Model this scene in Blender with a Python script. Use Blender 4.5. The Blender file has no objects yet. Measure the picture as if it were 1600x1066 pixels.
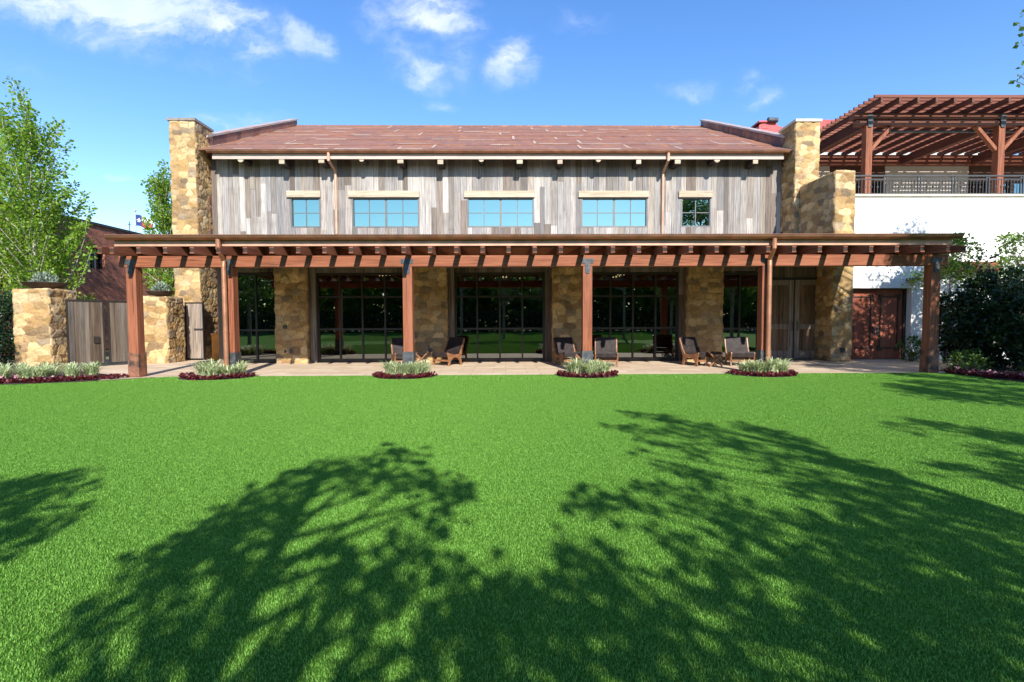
import bpy, math, random
import numpy as np
from math import radians, sin, cos, pi, tan, atan2, sqrt
from mathutils import Vector, Matrix

# ------------------------------------------------------------------ camera
scene = bpy.context.scene
COL = scene.collection
CH, CF, CCX, CCY = 1.38, 756.0, 800.0, 533.0          # eye height, focal length in photo pixels
YAW, PITCH, ROLL = radians(.76), radians(2.5), radians(.22)
_fw = Vector((sin(YAW) * cos(PITCH), cos(YAW) * cos(PITCH), -sin(PITCH)))
_r0 = Vector((cos(YAW), -sin(YAW), 0)); _u0 = _r0.cross(_fw)
_rt = _r0 * cos(ROLL) - _u0 * sin(ROLL); _up = _u0 * cos(ROLL) + _r0 * sin(ROLL)
cam_data = bpy.data.cameras.new('camera'); cam = bpy.data.objects.new('camera', cam_data); COL.objects.link(cam)
M = Matrix((_rt, _up, -_fw)).transposed().to_4x4(); M.translation = (0, 0, CH); cam.matrix_world = M
cam_data.sensor_width = 36; cam_data.lens = 36 * CF / 1600; cam_data.clip_end = 2000; cam_data.clip_start = .05
scene.camera = cam

# ------------------------------------------------------------------ light
SUN_EL, SUN_AZ = radians(34.2), radians(12)             # azimuth: to the right of straight behind the camera
SUNV = Vector((sin(SUN_AZ) * cos(SUN_EL), -cos(SUN_AZ) * cos(SUN_EL), sin(SUN_EL)))
sl = bpy.data.lights.new('sun', 'SUN'); sl.energy = 5.0; sl.angle = radians(.53); sl.color = (1, .955, .87)
so = bpy.data.objects.new('sun', sl); COL.objects.link(so)
so.rotation_euler = SUNV.to_track_quat('Z', 'Y').to_euler()
scene.view_settings.view_transform = 'Standard'; scene.view_settings.look = 'None'
scene.view_settings.exposure = 0.72; scene.view_settings.gamma = 1
SKY_STRENGTH = .135

def nd(nt, typ, **kw):
    n = nt.nodes.new(typ)
    ins = kw.pop('ins', {})
    for k, v in kw.items(): setattr(n, k, v)
    for k, v in ins.items():
        if isinstance(v, bpy.types.NodeSocket): nt.links.new(v, n.inputs[k])
        else: n.inputs[k].default_value = v
    return n
def mth(nt, op, a, b=None, c=None, clamp=False):
    n = nt.nodes.new('ShaderNodeMath'); n.operation = op; n.use_clamp = clamp
    for i, v in enumerate((a, b, c)):
        if v is None: continue
        if isinstance(v, bpy.types.NodeSocket): nt.links.new(v, n.inputs[i])
        else: n.inputs[i].default_value = v
    return n.outputs[0]
def mix(nt, fac, a, b, mode='MIX'):
    n = nt.nodes.new('ShaderNodeMix'); n.data_type = 'RGBA'; n.blend_type = mode; n.clamp_factor = True
    for i, v in ((0, fac), (6, a), (7, b)):
        if isinstance(v, bpy.types.NodeSocket): nt.links.new(v, n.inputs[i])
        elif i == 0: n.inputs[0].default_value = v
        else: n.inputs[i].default_value = (*v, 1) if len(v) == 3 else v
    return n.outputs[2]
def mrange(nt, v, a, b, c=0., d=1., smooth=True):
    n = nt.nodes.new('ShaderNodeMapRange'); n.interpolation_type = 'SMOOTHSTEP' if smooth else 'LINEAR'
    nt.links.new(v, n.inputs[0])
    for i, x in enumerate((a, b, c, d)): n.inputs[i + 1].default_value = x
    return n.outputs[0]

world = bpy.data.worlds.new('World'); scene.world = world; world.use_nodes = True
nt = world.node_tree; nt.nodes.clear()
sky = nd(nt, 'ShaderNodeTexSky', sky_type='NISHITA', sun_disc=False)
sky.sun_elevation = SUN_EL; sky.sun_rotation = pi - SUN_AZ; sky.air_density = 1.0; sky.dust_density = .12; sky.ozone_density = 1.6
skyc = nd(nt, 'ShaderNodeHueSaturation', ins={'Color': sky.outputs[0], 'Hue': .508, 'Saturation': 1.27, 'Value': 1.27}).outputs[0]
tc = nd(nt, 'ShaderNodeTexCoord')
sx = nd(nt, 'ShaderNodeSeparateXYZ', ins={0: tc.outputs['Generated']})
ay = mth(nt, 'MAXIMUM', mth(nt, 'ABSOLUTE', sx.outputs[1]), .05)
cu = mth(nt, 'DIVIDE', sx.outputs[0], ay); cv = mth(nt, 'DIVIDE', sx.outputs[2], ay)
cuv = nd(nt, 'ShaderNodeCombineXYZ', ins={0: cu, 1: cv, 2: mth(nt, 'MULTIPLY', sx.outputs[1], .3)}).outputs[0]
warp = nd(nt, 'ShaderNodeTexNoise', ins={'Vector': cuv, 'Scale': 6.5, 'Detail': 6., 'Roughness': .62})
wv = nd(nt, 'ShaderNodeVectorMath', operation='MULTIPLY_ADD', ins={0: warp.outputs['Color'], 1: (.16, .12, 0), 2: cuv}).outputs[0]
CLOUDS = [  # photo-measured direction (u, v), radii, rotation, weight
    (205, 12, 270, 74, -.28, 1.15), (365, 55, 115, 60, -.5, 1.15), (70, 0, 170, 62, -.2, 1.05), (480, 75, 45, 26, -.75, .7), (250, 85, 190, 34, -.3, .4), (20, 95, 90, 20, -.5, .42),
    (680, 35, 85, 42, -.15, .9), (670, 125, 46, 34, -.2, .85), (640, 90, 70, 60, 0, .48), (805, 100, 50, 46, .6, .8), (600, 40, 70, 34, 0, .48), (590, 15, 90, 26, 0, .4),
    (690, 175, 36, 16, 0, .42), (1080, 148, 46, 18, 0, .55), (1165, 136, 28, 17, .2, .75), (1190, 160, 46, 18, .1, .55), (905, 42, 50, 24, .1, .42),
    (205, 283, 36, 13, 0, .6), (375, 205, 90, 24, .1, .6), (730, 95, 34, 60, -.3, .42)]
acc = None
for (px, py, a, b, r, w) in CLOUDS:
    mp = nd(nt, 'ShaderNodeMapping', vector_type='TEXTURE', ins={0: wv, 'Location': ((px - 790) / CF + .08, (501 - py) / CF + .06, 0), 'Rotation': (0, 0, r), 'Scale': (a / CF, b / CF, 10)})
    ln = nd(nt, 'ShaderNodeVectorMath', operation='LENGTH', ins={0: mp.outputs[0]}).outputs['Value']
    m_ = mth(nt, 'MULTIPLY', mrange(nt, ln, 1.45, .0), w)
    acc = m_ if acc is None else mth(nt, 'MAXIMUM', acc, m_)
wst = nd(nt, 'ShaderNodeMapping', ins={0: wv, 'Rotation': (0, 0, .35), 'Scale': (.75, 1.7, 1)}).outputs[0]
fb = nd(nt, 'ShaderNodeTexNoise', ins={'Vector': wst, 'Scale': 8., 'Detail': 9., 'Roughness': .62}).outputs[0]
cmask = mth(nt, 'MULTIPLY', acc, mrange(nt, fb, .30, .70, .12, 1.12))
cmask = mth(nt, 'MULTIPLY', mrange(nt, cmask, .03, .95), .86)
cs = nd(nt, 'ShaderNodeTexNoise', ins={'Vector': cuv, 'Scale': 6., 'Detail': 4.}).outputs[0]
cloudc = mix(nt, mrange(nt, cs, .35, .7), (4.1, 4.75, 6.2), (4.9, 5.3, 6.4))
skymix = mix(nt, cmask, skyc, cloudc)
bg = nd(nt, 'ShaderNodeBackground', ins={'Color': skymix, 'Strength': SKY_STRENGTH})
nt.links.new(bg.outputs[0], nd(nt, 'ShaderNodeOutputWorld').inputs[0])

# ------------------------------------------------------------------ helpers
rng = np.random.default_rng(7); random.seed(7)
def ray(px, py): return _fw + _rt * ((px - CCX) / CF) - _up * ((py - CCY) / CF)
def atY(px, py, Y):
    d = ray(px, py); return Vector((0, 0, CH)) + d * (Y / d.y)
def atZ(px, py, Z=0.):
    d = ray(px, py); return Vector((0, 0, CH)) + d * ((Z - CH) / d.z)
def atX(px, py, X):
    d = ray(px, py); return Vector((0, 0, CH)) + d * (X / d.x)
WL = {}
def empty(name, loc=(0, 0, 0), rz=0):
    o = bpy.data.objects.new(name, None); COL.objects.link(o); o.location = loc; o.rotation_euler = (0, 0, rz)
    o.empty_display_size = .2; WL[o.name] = Vector(loc); return o
def tag(o, label=None, cat=None, group=None, kind=None):
    if label: o['label'] = label
    if cat: o['category'] = cat
    if group: o['group'] = group
    if kind: o['kind'] = kind
    return o
def link(me, name, mat, parent=None, origin=None):
    o = bpy.data.objects.new(name, me); COL.objects.link(o)
    off = Vector((0, 0, 0))
    if parent is not None:
        o.parent = parent; off = WL[parent.name]; WL[o.name] = off.copy()
    elif origin is not None:
        off = Vector(origin); o.location = off; WL[o.name] = off.copy()
    else: WL[o.name] = off
    if off.length > 0: me.transform(Matrix.Translation(-off))
    if mat: me.materials.append(mat)
    return o
def npmesh(name, V, Fq, mat, parent=None, origin=None, col=None, smooth=False, fcol=None):
    """V (n,3); Fq (m,k) int; col per vertex (n,3) or fcol per face (m,3)"""
    V = np.asarray(V, np.float32); Fq = np.asarray(Fq, np.int32); m, k = Fq.shape
    me = bpy.data.meshes.new(name)
    me.vertices.add(len(V)); me.vertices.foreach_set('co', V.ravel())
    me.loops.add(m * k); me.loops.foreach_set('vertex_index', Fq.ravel())
    me.polygons.add(m); me.polygons.foreach_set('loop_start', np.arange(0, m * k, k, dtype=np.int32))
    me.update(calc_edges=True)
    if smooth: me.polygons.foreach_set('use_smooth', np.ones(m, bool))
    if col is not None:
        a = me.attributes.new('Col', 'FLOAT_COLOR', 'POINT'); c = np.ones((len(V), 4), np.float32); c[:, :3] = col; a.data.foreach_set('color', c.ravel())
    if fcol is not None:
        a = me.attributes.new('Col', 'FLOAT_COLOR', 'CORNER'); c = np.ones((m, 4), np.float32); c[:, :3] = fcol
        a.data.foreach_set('color', np.repeat(c, k, 0).ravel())
    return link(me, name, mat, parent, origin)
class MB:
    def __init__(s): s.v = []; s.f = []; s.c = []; s.cur = (1, 1, 1)
    def add(s, vs, fs):
        b = len(s.v); s.v += [tuple(x) for x in vs]; s.f += [tuple(i + b for i in f) for f in fs]; s.c += [s.cur] * len(fs); return s
    def box(s, x0, x1, y0, y1, z0, z1):
        return s.add([(x0, y0, z0), (x1, y0, z0), (x1, y1, z0), (x0, y1, z0), (x0, y0, z1), (x1, y0, z1), (x1, y1, z1), (x0, y1, z1)],
                     [(0, 3, 2, 1), (4, 5, 6, 7), (0, 1, 5, 4), (1, 2, 6, 5), (2, 3, 7, 6), (3, 0, 4, 7)])
    def bar(s, a, b, w, h, up=(0, 0, 1)):
        """rectangular bar from a to b; w across, h along 'up'"""
        a, b = Vector(a), Vector(b); d = (b - a).normalized(); sd = d.cross(Vector(up)).normalized(); u = sd.cross(d).normalized()
        vs = []
        for p in (a, b):
            for (i, j) in ((-1, -1), (1, -1), (1, 1), (-1, 1)): vs.append(p + sd * (i * w / 2) + u * (j * h / 2))
        return s.add(vs, [(0, 3, 2, 1), (4, 5, 6, 7), (0, 1, 5, 4), (1, 2, 6, 5), (2, 3, 7, 6), (3, 0, 4, 7)])
    def tube(s, pts, r, n=10, caps=True):
        pts = [Vector(p) for p in pts]; rs = r if isinstance(r, (list, tuple)) else [r] * len(pts); b = len(s.v); vs = []; fs = []
        for i, p in enumerate(pts):
            d = (pts[min(i + 1, len(pts) - 1)] - pts[max(i - 1, 0)]).normalized()
            a = d.orthogonal().normalized() if i == 0 else (a - d * a.dot(d)).normalized()
            e = d.cross(a)
            for k in range(n): t = 2 * pi * k / n; vs.append(p + (a * cos(t) + e * sin(t)) * rs[i])
        for i in range(len(pts) - 1):
            for k in range(n): fs.append((i * n + k, i * n + (k + 1) % n, (i + 1) * n + (k + 1) % n, (i + 1) * n + k))
        if caps: fs += [tuple(range(n))[::-1], tuple(range((len(pts) - 1) * n, len(pts) * n))]
        return s.add(vs, fs)
    def prism(s, poly, ax, a0, a1):
        """poly: 2-D points in the plane perpendicular to axis ax ('x': (y,z), 'y': (x,z), 'z': (x,y))"""
        def P(p, t): return {'x': (t, p[0], p[1]), 'y': (p[0], t, p[1]), 'z': (p[0], p[1], t)}[ax]
        n = len(poly); vs = [P(p, a0) for p in poly] + [P(p, a1) for p in poly]
        return s.add(vs, [tuple(range(n))[::-1], tuple(range(n, 2 * n))] + [(i, (i + 1) % n, (i + 1) % n + n, i + n) for i in range(n)])
    def lathe(s, prof, n=32, c=(0, 0, 0)):
        vs = []; fs = []
        for (r, z) in prof:
            for k in range(n): t = 2 * pi * k / n; vs.append((c[0] + r * cos(t), c[1] + r * sin(t), c[2] + z))
        for i in range(len(prof) - 1):
            for k in range(n): fs.append((i * n + k, i * n + (k + 1) % n, (i + 1) * n + (k + 1) % n, (i + 1) * n + k))
        return s.add(vs, fs)
    def build(s, name, mat, parent=None, origin=None, smooth=False, bevel=0, color=False):
        me = bpy.data.meshes.new(name); me.from_pydata(s.v, [], s.f); me.update()
        import bmesh as bm_
        b = bm_.new(); b.from_mesh(me); bm_.ops.recalc_face_normals(b, faces=b.faces)
        b.to_mesh(me); b.free()
        if color:
            a = me.attributes.new('Col', 'FLOAT_COLOR', 'CORNER'); cc = []
            for p, c in zip(me.polygons, s.c): cc += [(*c, 1)] * p.loop_total
            a.data.foreach_set('color', np.array(cc, np.float32).ravel())
        if smooth: me.polygons.foreach_set('use_smooth', [True] * len(me.polygons))
        o = link(me, name, mat, parent, origin)
        if bevel:
            m = o.modifiers.new('bevel', 'BEVEL'); m.width = bevel; m.segments = 2; m.limit_method = 'ANGLE'; m.angle_limit = radians(40)
        return o
def copy_tree(o, parent=None):
    c = o.copy(); COL.objects.link(c)
    if parent is not None: c.parent = parent
    for ch in list(o.children): copy_tree(ch, c)
    return c
def part_copy(o, parent, loc):
    c = o.copy(); COL.objects.link(c); c.parent = parent; c.location = loc
    for ch in list(o.children):
        d = ch.copy(); COL.objects.link(d); d.parent = c
    return c

def vnoise(x, y, seed=0):
    xi = np.floor(x).astype(np.int64); yi = np.floor(y).astype(np.int64); xf = x - xi; yf = y - yi
    def h(a, b):
        n = (a * 374761393 + b * 668265263 + seed * 974634777) & 0x7fffffff
        n = ((n ^ (n >> 13)) * 1274126177) & 0x7fffffff
        return ((n ^ (n >> 16)) & 0xffff) / 65535.0
    u = xf * xf * (3 - 2 * xf); v = yf * yf * (3 - 2 * yf)
    return (h(xi, yi) * (1 - u) + h(xi + 1, yi) * u) * (1 - v) + (h(xi, yi + 1) * (1 - u) + h(xi + 1, yi + 1) * u) * v
def fbm(x, y, seed=0, o=4):
    t = 0; a = .5
    for i in range(o): t = t + a * vnoise(x * 2 ** i, y * 2 ** i, seed + i * 17); a *= .5
    return t

# ------------------------------------------------------------------ materials
def mat_base(name):
    m = bpy.data.materials.new(name); m.use_nodes = True; nt = m.node_tree; nt.nodes.clear()
    out = nd(nt, 'ShaderNodeOutputMaterial'); p = nd(nt, 'ShaderNodeBsdfPrincipled'); nt.links.new(p.outputs[0], out.inputs[0])
    return m, nt, p
def setin(nt, p, k, v):
    if isinstance(v, bpy.types.NodeSocket): nt.links.new(v, p.inputs[k])
    else: p.inputs[k].default_value = (*v, 1) if isinstance(v, tuple) and len(v) == 3 else v
def objcoord(nt, scale=(1, 1, 1)):
    g = nd(nt, 'ShaderNodeNewGeometry')
    return nd(nt, 'ShaderNodeVectorMath', operation='MULTIPLY', ins={0: g.outputs['Position'], 1: scale}).outputs[0]
def noise(nt, vec, sc, det=4., ro=.55): return nd(nt, 'ShaderNodeTexNoise', ins={'Vector': vec, 'Scale': sc, 'Detail': det, 'Roughness': ro}).outputs[0]
def bump(nt, p, h, st, dist=.02):
    b = nd(nt, 'ShaderNodeBump', ins={'Height': h, 'Strength': st, 'Distance': dist}); nt.links.new(b.outputs[0], p.inputs['Normal'])
def simple(name, c, rough=.6, metal=0., var=.15, sc=6., stretch=(1, 1, 1), bmp=.0, spec=.5, c2=None):
    m, nt, p = mat_base(name); v = objcoord(nt, stretch); n = noise(nt, v, sc)
    lo = tuple(x * (1 - var) for x in c); hi = tuple(min(1, x * (1 + var)) for x in (c2 or c))
    setin(nt, p, 'Base Color', mix(nt, mrange(nt, n, .3, .7), lo, hi)); setin(nt, p, 'Roughness', rough); setin(nt, p, 'Metallic', metal); setin(nt, p, 'Specular IOR Level', spec)
    if bmp: bump(nt, p, noise(nt, v, sc * 4), bmp)
    return m
def wood(name, c, c2, grain=(1, 1, 40), rough=.75, attr=False, spec=.25, bmp=.25, knots=True, streak=True):
    """grain: scale vector, small along the board"""
    m, nt, p = mat_base(name); v = objcoord(nt, grain)
    n = noise(nt, v, 1., 6., .65); n2 = noise(nt, objcoord(nt), 1.7, 4.)
    col = mix(nt, mrange(nt, n, .3, .72), c, c2)
    if attr:
        a = nd(nt, 'ShaderNodeAttribute', attribute_name='Col'); col = mix(nt, 1., col, a.outputs[0], 'MULTIPLY')
    col = mix(nt, mth(nt, 'MULTIPLY', mrange(nt, n2, .5, .75), .3), col, tuple(x * .55 for x in c))
    if streak:
      big = noise(nt, objcoord(nt, tuple(.12 * g for g in grain)), 1., 3.); col = mix(nt, mrange(nt, big, .42, .75, 0, .45), col, tuple(min(1, x * 1.25 + .03) for x in c2))
      chk = noise(nt, objcoord(nt, tuple(g * (1.5 if g > 5 else .8) for g in grain)), 1., 2., .5)
      col = mix(nt, mrange(nt, chk, .64, .70, 0, .7), col, tuple(x * .3 for x in c))
    setin(nt, p, 'Base Color', col); setin(nt, p, 'Roughness', rough); setin(nt, p, 'Specular IOR Level', spec)
    bump(nt, p, n, bmp, .01)
    return m
def attrmat(name, rough=.85, spec=.2, nsc=25., nvar=.25, bmp=.3, metal=0., bd=.02):
    m, nt, p = mat_base(name); a = nd(nt, 'ShaderNodeAttribute', attribute_name='Col')
    v = objcoord(nt); n = noise(nt, v, nsc, 5., .6); k = mrange(nt, n, .25, .75, 1 - nvar, 1 + nvar, False)
    kc = nd(nt, 'ShaderNodeCombineXYZ', ins={0: k, 1: k, 2: k}).outputs[0]
    setin(nt, p, 'Base Color', mix(nt, 1., a.outputs[0], kc, 'MULTIPLY')); setin(nt, p, 'Roughness', rough); setin(nt, p, 'Specular IOR Level', spec); setin(nt, p, 'Metallic', metal)
    if bmp: bump(nt, p, n, bmp, bd)
    return m
def leafmat(name, c, c2, trans=.35, rough=.45, spec=.4):
    m = bpy.data.materials.new(name); m.use_nodes = True; nt = m.node_tree; nt.nodes.clear()
    out = nd(nt, 'ShaderNodeOutputMaterial'); p = nd(nt, 'ShaderNodeBsdfPrincipled')
    a = nd(nt, 'ShaderNodeAttribute', attribute_name='Col'); s = nd(nt, 'ShaderNodeSeparateColor', ins={0: a.outputs[0]})
    col = mix(nt, s.outputs[0], c, c2)
    setin(nt, p, 'Base Color', col); setin(nt, p, 'Roughness', rough); setin(nt, p, 'Specular IOR Level', spec)
    t = nd(nt, 'ShaderNodeBsdfTranslucent', ins={'Color': mix(nt, .5, col, (c2[0] * 1.2, c2[1] * 1.15, c2[2] * .6))})
    ms = nd(nt, 'ShaderNodeMixShader', ins={0: trans, 1: p.outputs[0], 2: t.outputs[0]}); nt.links.new(ms.outputs[0], out.inputs[0])
    return m
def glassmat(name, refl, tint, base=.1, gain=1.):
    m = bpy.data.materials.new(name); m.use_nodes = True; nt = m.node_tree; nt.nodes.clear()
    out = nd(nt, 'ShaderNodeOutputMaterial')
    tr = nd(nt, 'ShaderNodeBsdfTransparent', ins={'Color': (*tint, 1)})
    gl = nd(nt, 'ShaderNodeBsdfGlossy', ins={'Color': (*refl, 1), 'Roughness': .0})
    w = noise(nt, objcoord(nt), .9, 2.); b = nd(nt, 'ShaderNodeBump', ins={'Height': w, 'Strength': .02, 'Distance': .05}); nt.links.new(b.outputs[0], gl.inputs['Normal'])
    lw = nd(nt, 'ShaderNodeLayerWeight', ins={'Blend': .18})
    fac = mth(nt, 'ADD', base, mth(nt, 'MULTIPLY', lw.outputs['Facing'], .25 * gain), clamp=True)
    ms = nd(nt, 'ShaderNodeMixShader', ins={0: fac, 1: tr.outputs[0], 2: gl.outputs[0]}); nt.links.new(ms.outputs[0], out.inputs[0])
    return m

M_STONE = attrmat('stone', nsc=30, nvar=.3, bmp=.5)
M_SIDING = wood('weathered_siding', (.195, .178, .165), (.42, .39, .36), grain=(38, 38, 1.3), attr=True, streak=False, rough=.85, bmp=.35)
M_BOARD = wood('weathered_boards', (.075, .062, .052), (.22, .185, .155), grain=(34, 34, 1.1), attr=True, rough=.85)
M_BARNDOOR = wood('barn_door_wood', (.09, .07, .055), (.25, .20, .155), grain=(34, 34, 1.1), attr=True, rough=.85)
M_LINTEL = wood('pale_timber', (.33, .26, .18), (.52, .43, .32), grain=(1.3, 30, 30), rough=.8)
M_CEDAR_X = wood('stained_timber_beam', (.165, .050, .024), (.32, .112, .054), grain=(1.2, 28, 28), rough=.62, bmp=.3)
M_CEDAR_Y = wood('stained_timber_rafter', (.13, .042, .024), (.25, .085, .046), grain=(28, 1.2, 28), rough=.62, bmp=.3)
M_CEDAR_Z = wood('stained_timber_post', (.165, .050, .024), (.32, .112, .054), grain=(26, 26, 1.2), rough=.62, bmp=.4)
M_COPPER = simple('copper', (.40, .19, .115), rough=.38, metal=.75, var=.2, sc=3, stretch=(1, 1, 1))
M_COPPERL = simple('pale_copper', (.50, .29, .19), rough=.45, metal=.12, var=.15, sc=2.5)
M_STEEL = simple('dark_steel', (.075, .078, .085), rough=.5, metal=.4, var=.35, sc=9)
M_FRAME = simple('bronze_frame', (.035, .03, .027), rough=.45, metal=.3, var=.15)
M_FRAMEG = simple('grey_frame', (.13, .125, .125), rough=.5, metal=.2, var=.1)
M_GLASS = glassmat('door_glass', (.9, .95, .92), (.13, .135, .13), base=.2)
M_SKYGLASS = glassmat('sky_glass', (.43, .59, .47), (.05, .06, .06), base=.80, gain=.3)
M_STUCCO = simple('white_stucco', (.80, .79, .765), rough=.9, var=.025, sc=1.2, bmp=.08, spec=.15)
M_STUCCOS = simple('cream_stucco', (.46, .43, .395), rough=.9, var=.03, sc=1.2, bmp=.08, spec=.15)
M_COPING = simple('limestone_coping', (.62, .52, .39), rough=.85, var=.1, sc=5)
M_CAP = simple('stone_cap', (.22, .19, .165), rough=.8, var=.2, sc=8)
M_IRON = simple('iron_railing', (.06, .06, .062), rough=.5, metal=.3, var=.1)
M_LEATHER = simple('dark_leather', (.026, .019, .018), rough=.62, var=.4, sc=9, spec=.25, bmp=.1)
M_CHAIRWOOD = wood('chair_wood', (.15, .062, .028), (.30, .135, .06), grain=(9, 9, 9), rough=.45, spec=.5)
M_REDPAINT = simple('red_paint', (.38, .045, .042), rough=.45, var=.15, sc=2)
M_INT = simple('interior_wall', (.16, .12, .085), rough=.8, var=.2, sc=1)
M_CORTEN = simple('corten', (.62, .24, .04), rough=.85, var=.2, sc=3)  # rust orange, brightened to stand in for sunlight the box does not get
M_BOWL = simple('bowl_metal', (.085, .055, .045), rough=.7, var=.3, sc=8)
M_BARK = simple('bark', (.23, .19, .155), rough=.9, var=.4, sc=14, stretch=(1, 1, .3), bmp=.5)
M_BARKP = simple('pale_bark', (.40, .36, .31), rough=.9, var=.35, sc=14, stretch=(1, 1, .3), bmp=.4)
M_LEAF = leafmat('spring_leaf', (.085, .20, .018), (.29, .44, .045), trans=.42)
M_LEAFO = leafmat('tree_leaf', (.05, .11, .02), (.14, .25, .045), trans=.35)
M_LEAFB = leafmat('far_leaf', (.07, .16, .025), (.20, .33, .06), trans=.62)
M_LEAFD = leafmat('shrub_leaf', (.008, .024, .009), (.03, .07, .022), trans=.15, rough=.34, spec=.5)
M_LEAFR = leafmat('small_tree_leaf', (.06, .15, .02), (.22, .33, .05), trans=.4)
M_GREY = leafmat('grey_green_leaf', (.15, .20, .15), (.34, .40, .31), trans=.2, rough=.6)
M_LIRIOPE = leafmat('variegated_blade', (.17, .29, .085), (.66, .70, .44), trans=.25, rough=.45)
M_BURG = leafmat('burgundy_leaf', (.025, .006, .009), (.19, .03, .035), trans=.25, rough=.45)
M_BLOSSOM = leafmat('pink_leaf', (.42, .10, .17), (.72, .45, .50), trans=.2)
M_SOIL = simple('mulch', (.055, .034, .024), rough=.95, var=.5, sc=40, bmp=.8)

def m_brick():
    m, nt, p = mat_base('red_brick'); g = nd(nt, 'ShaderNodeNewGeometry'); s = nd(nt, 'ShaderNodeSeparateXYZ', ins={0: g.outputs['Position']})
    v = nd(nt, 'ShaderNodeCombineXYZ', ins={0: mth(nt, 'ADD', s.outputs[0], s.outputs[1]), 1: s.outputs[2]}).outputs[0]
    b = nd(nt, 'ShaderNodeTexBrick', ins={'Vector': v, 'Color1': (.34, .095, .052, 1), 'Color2': (.52, .17, .095, 1), 'Mortar': (.36, .25, .19, 1), 'Scale': 1., 'Mortar Size': .007, 'Brick Width': .24, 'Row Height': .085, 'Bias': -.2})
    n = noise(nt, objcoord(nt), 3.)
    setin(nt, p, 'Base Color', mix(nt, mrange(nt, n, .35, .75, 0, .5), b.outputs[0], (.10, .04, .03))); setin(nt, p, 'Roughness', .9); bump(nt, p, b.outputs['Fac'], -.6, .02)
    return m
M_BRICK = m_brick()
def m_patio():
    m, nt, p = mat_base('flagstone_paving'); v = objcoord(nt, (1, 1, 1))
    b = nd(nt, 'ShaderNodeTexBrick', ins={'Vector': v, 'Color1': (.50, .385, .27, 1), 'Color2': (.66, .54, .40, 1), 'Mortar': (.36, .28, .19, 1), 'Scale': 1., 'Mortar Size': .012, 'Brick Width': .9, 'Row Height': .42, 'Bias': .0})
    b.offset = .37
    n = noise(nt, objcoord(nt, (.6, 2.2, 1)), 3., 6., .6)
    setin(nt, p, 'Base Color', mix(nt, mrange(nt, n, .35, .7, 0, .55), b.outputs[0], (.42, .27, .155))); setin(nt, p, 'Roughness', .85); bump(nt, p, b.outputs['Fac'], -.3, .01)
    return m
M_PATIO = m_patio()
def m_lawn():
    m, nt, p = mat_base('turf_base'); v = objcoord(nt); n = noise(nt, v, 90., 5., .7); n2 = noise(nt, v, 1.2, 3.)
    c = mix(nt, mrange(nt, n, .3, .7), (.035, .11, .008), (.13, .28, .03)); c = mix(nt, mth(nt, 'MULTIPLY', n2, .25), c, (.10, .25, .035))
    setin(nt, p, 'Base Color', c); setin(nt, p, 'Roughness', .9); setin(nt, p, 'Specular IOR Level', .1); bump(nt, p, n, 1., .02)
    return m
M_LAWN = m_lawn()
M_BLADE = leafmat('turf_blade', (.060, .182, .014), (.238, .455, .085), trans=.2, rough=.55, spec=.12)
M_GROUND = simple('ground', (.13, .14, .07), rough=.95, var=.3, sc=.4)
def m_rust():
    m, nt, p = mat_base('rusted_metal'); a = nd(nt, 'ShaderNodeAttribute', attribute_name='Col'); v = objcoord(nt)
    n = noise(nt, v, 2.2, 6., .65); n2 = noise(nt, objcoord(nt, (1, 3.5, 3.5)), 7., 5., .7)
    n3 = noise(nt, objcoord(nt, (3., .8, .8)), 1.1, 5., .6)
    c = mix(nt, mrange(nt, n, .46, .68, 0, .7), a.outputs[0], (.40, .175, .08)); c = mix(nt, mrange(nt, n3, .50, .70, 0, .45), c, (.17, .085, .07)); c = mix(nt, mrange(nt, n2, .57, .72, 0, .75), c, (.46, .37, .30))
    s = nd(nt, 'ShaderNodeSeparateXYZ', ins={0: v}); w = nd(nt, 'ShaderNodeMath', operation='SINE', ins={0: mth(nt, 'MULTIPLY', s.outputs[0], 2 * pi / .075)}).outputs[0]
    setin(nt, p, 'Base Color', c); setin(nt, p, 'Roughness', .62); setin(nt, p, 'Metallic', .15); bump(nt, p, w, .6, .012)
    return m
M_RUST = m_rust()
M_FLAG = attrmat('flag_cloth', nvar=.05, bmp=0, rough=.8)
def m_emit(name, c, s):
    m = bpy.data.materials.new(name); m.use_nodes = True; nt = m.node_tree; nt.nodes.clear()
    nt.links.new(nd(nt, 'ShaderNodeEmission', ins={'Color': (*c, 1), 'Strength': s}).outputs[0], nd(nt, 'ShaderNodeOutputMaterial').inputs[0]); return m
M_PERG_X = wood('pergola_timber', (.12, .036, .021), (.23, .078, .045), grain=(1.2, 28, 28), rough=.62, bmp=.3)
M_PERG_SHADED_Y = wood('shaded_pergola_timber', (.075, .024, .015), (.15, .05, .03), grain=(28, 1.2, 28), rough=.62, bmp=.3)  # darker than the slats: shade of the terrace underside painted into the timber
M_TAIL_SHADED = wood('shaded_tail_timber', (.035, .028, .024), (.075, .06, .05), grain=(20, 1.2, 20), rough=.85)  # dark stain deepened to carry the shade beneath the eave on the tails
M_RDOOR = wood('red_door_wood', (.20, .052, .026), (.34, .10, .052), grain=(22, 22, 1.2), rough=.5, spec=.4)
M_BULB = m_emit('warm_bulb', (1, .72, .38), 25)

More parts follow.
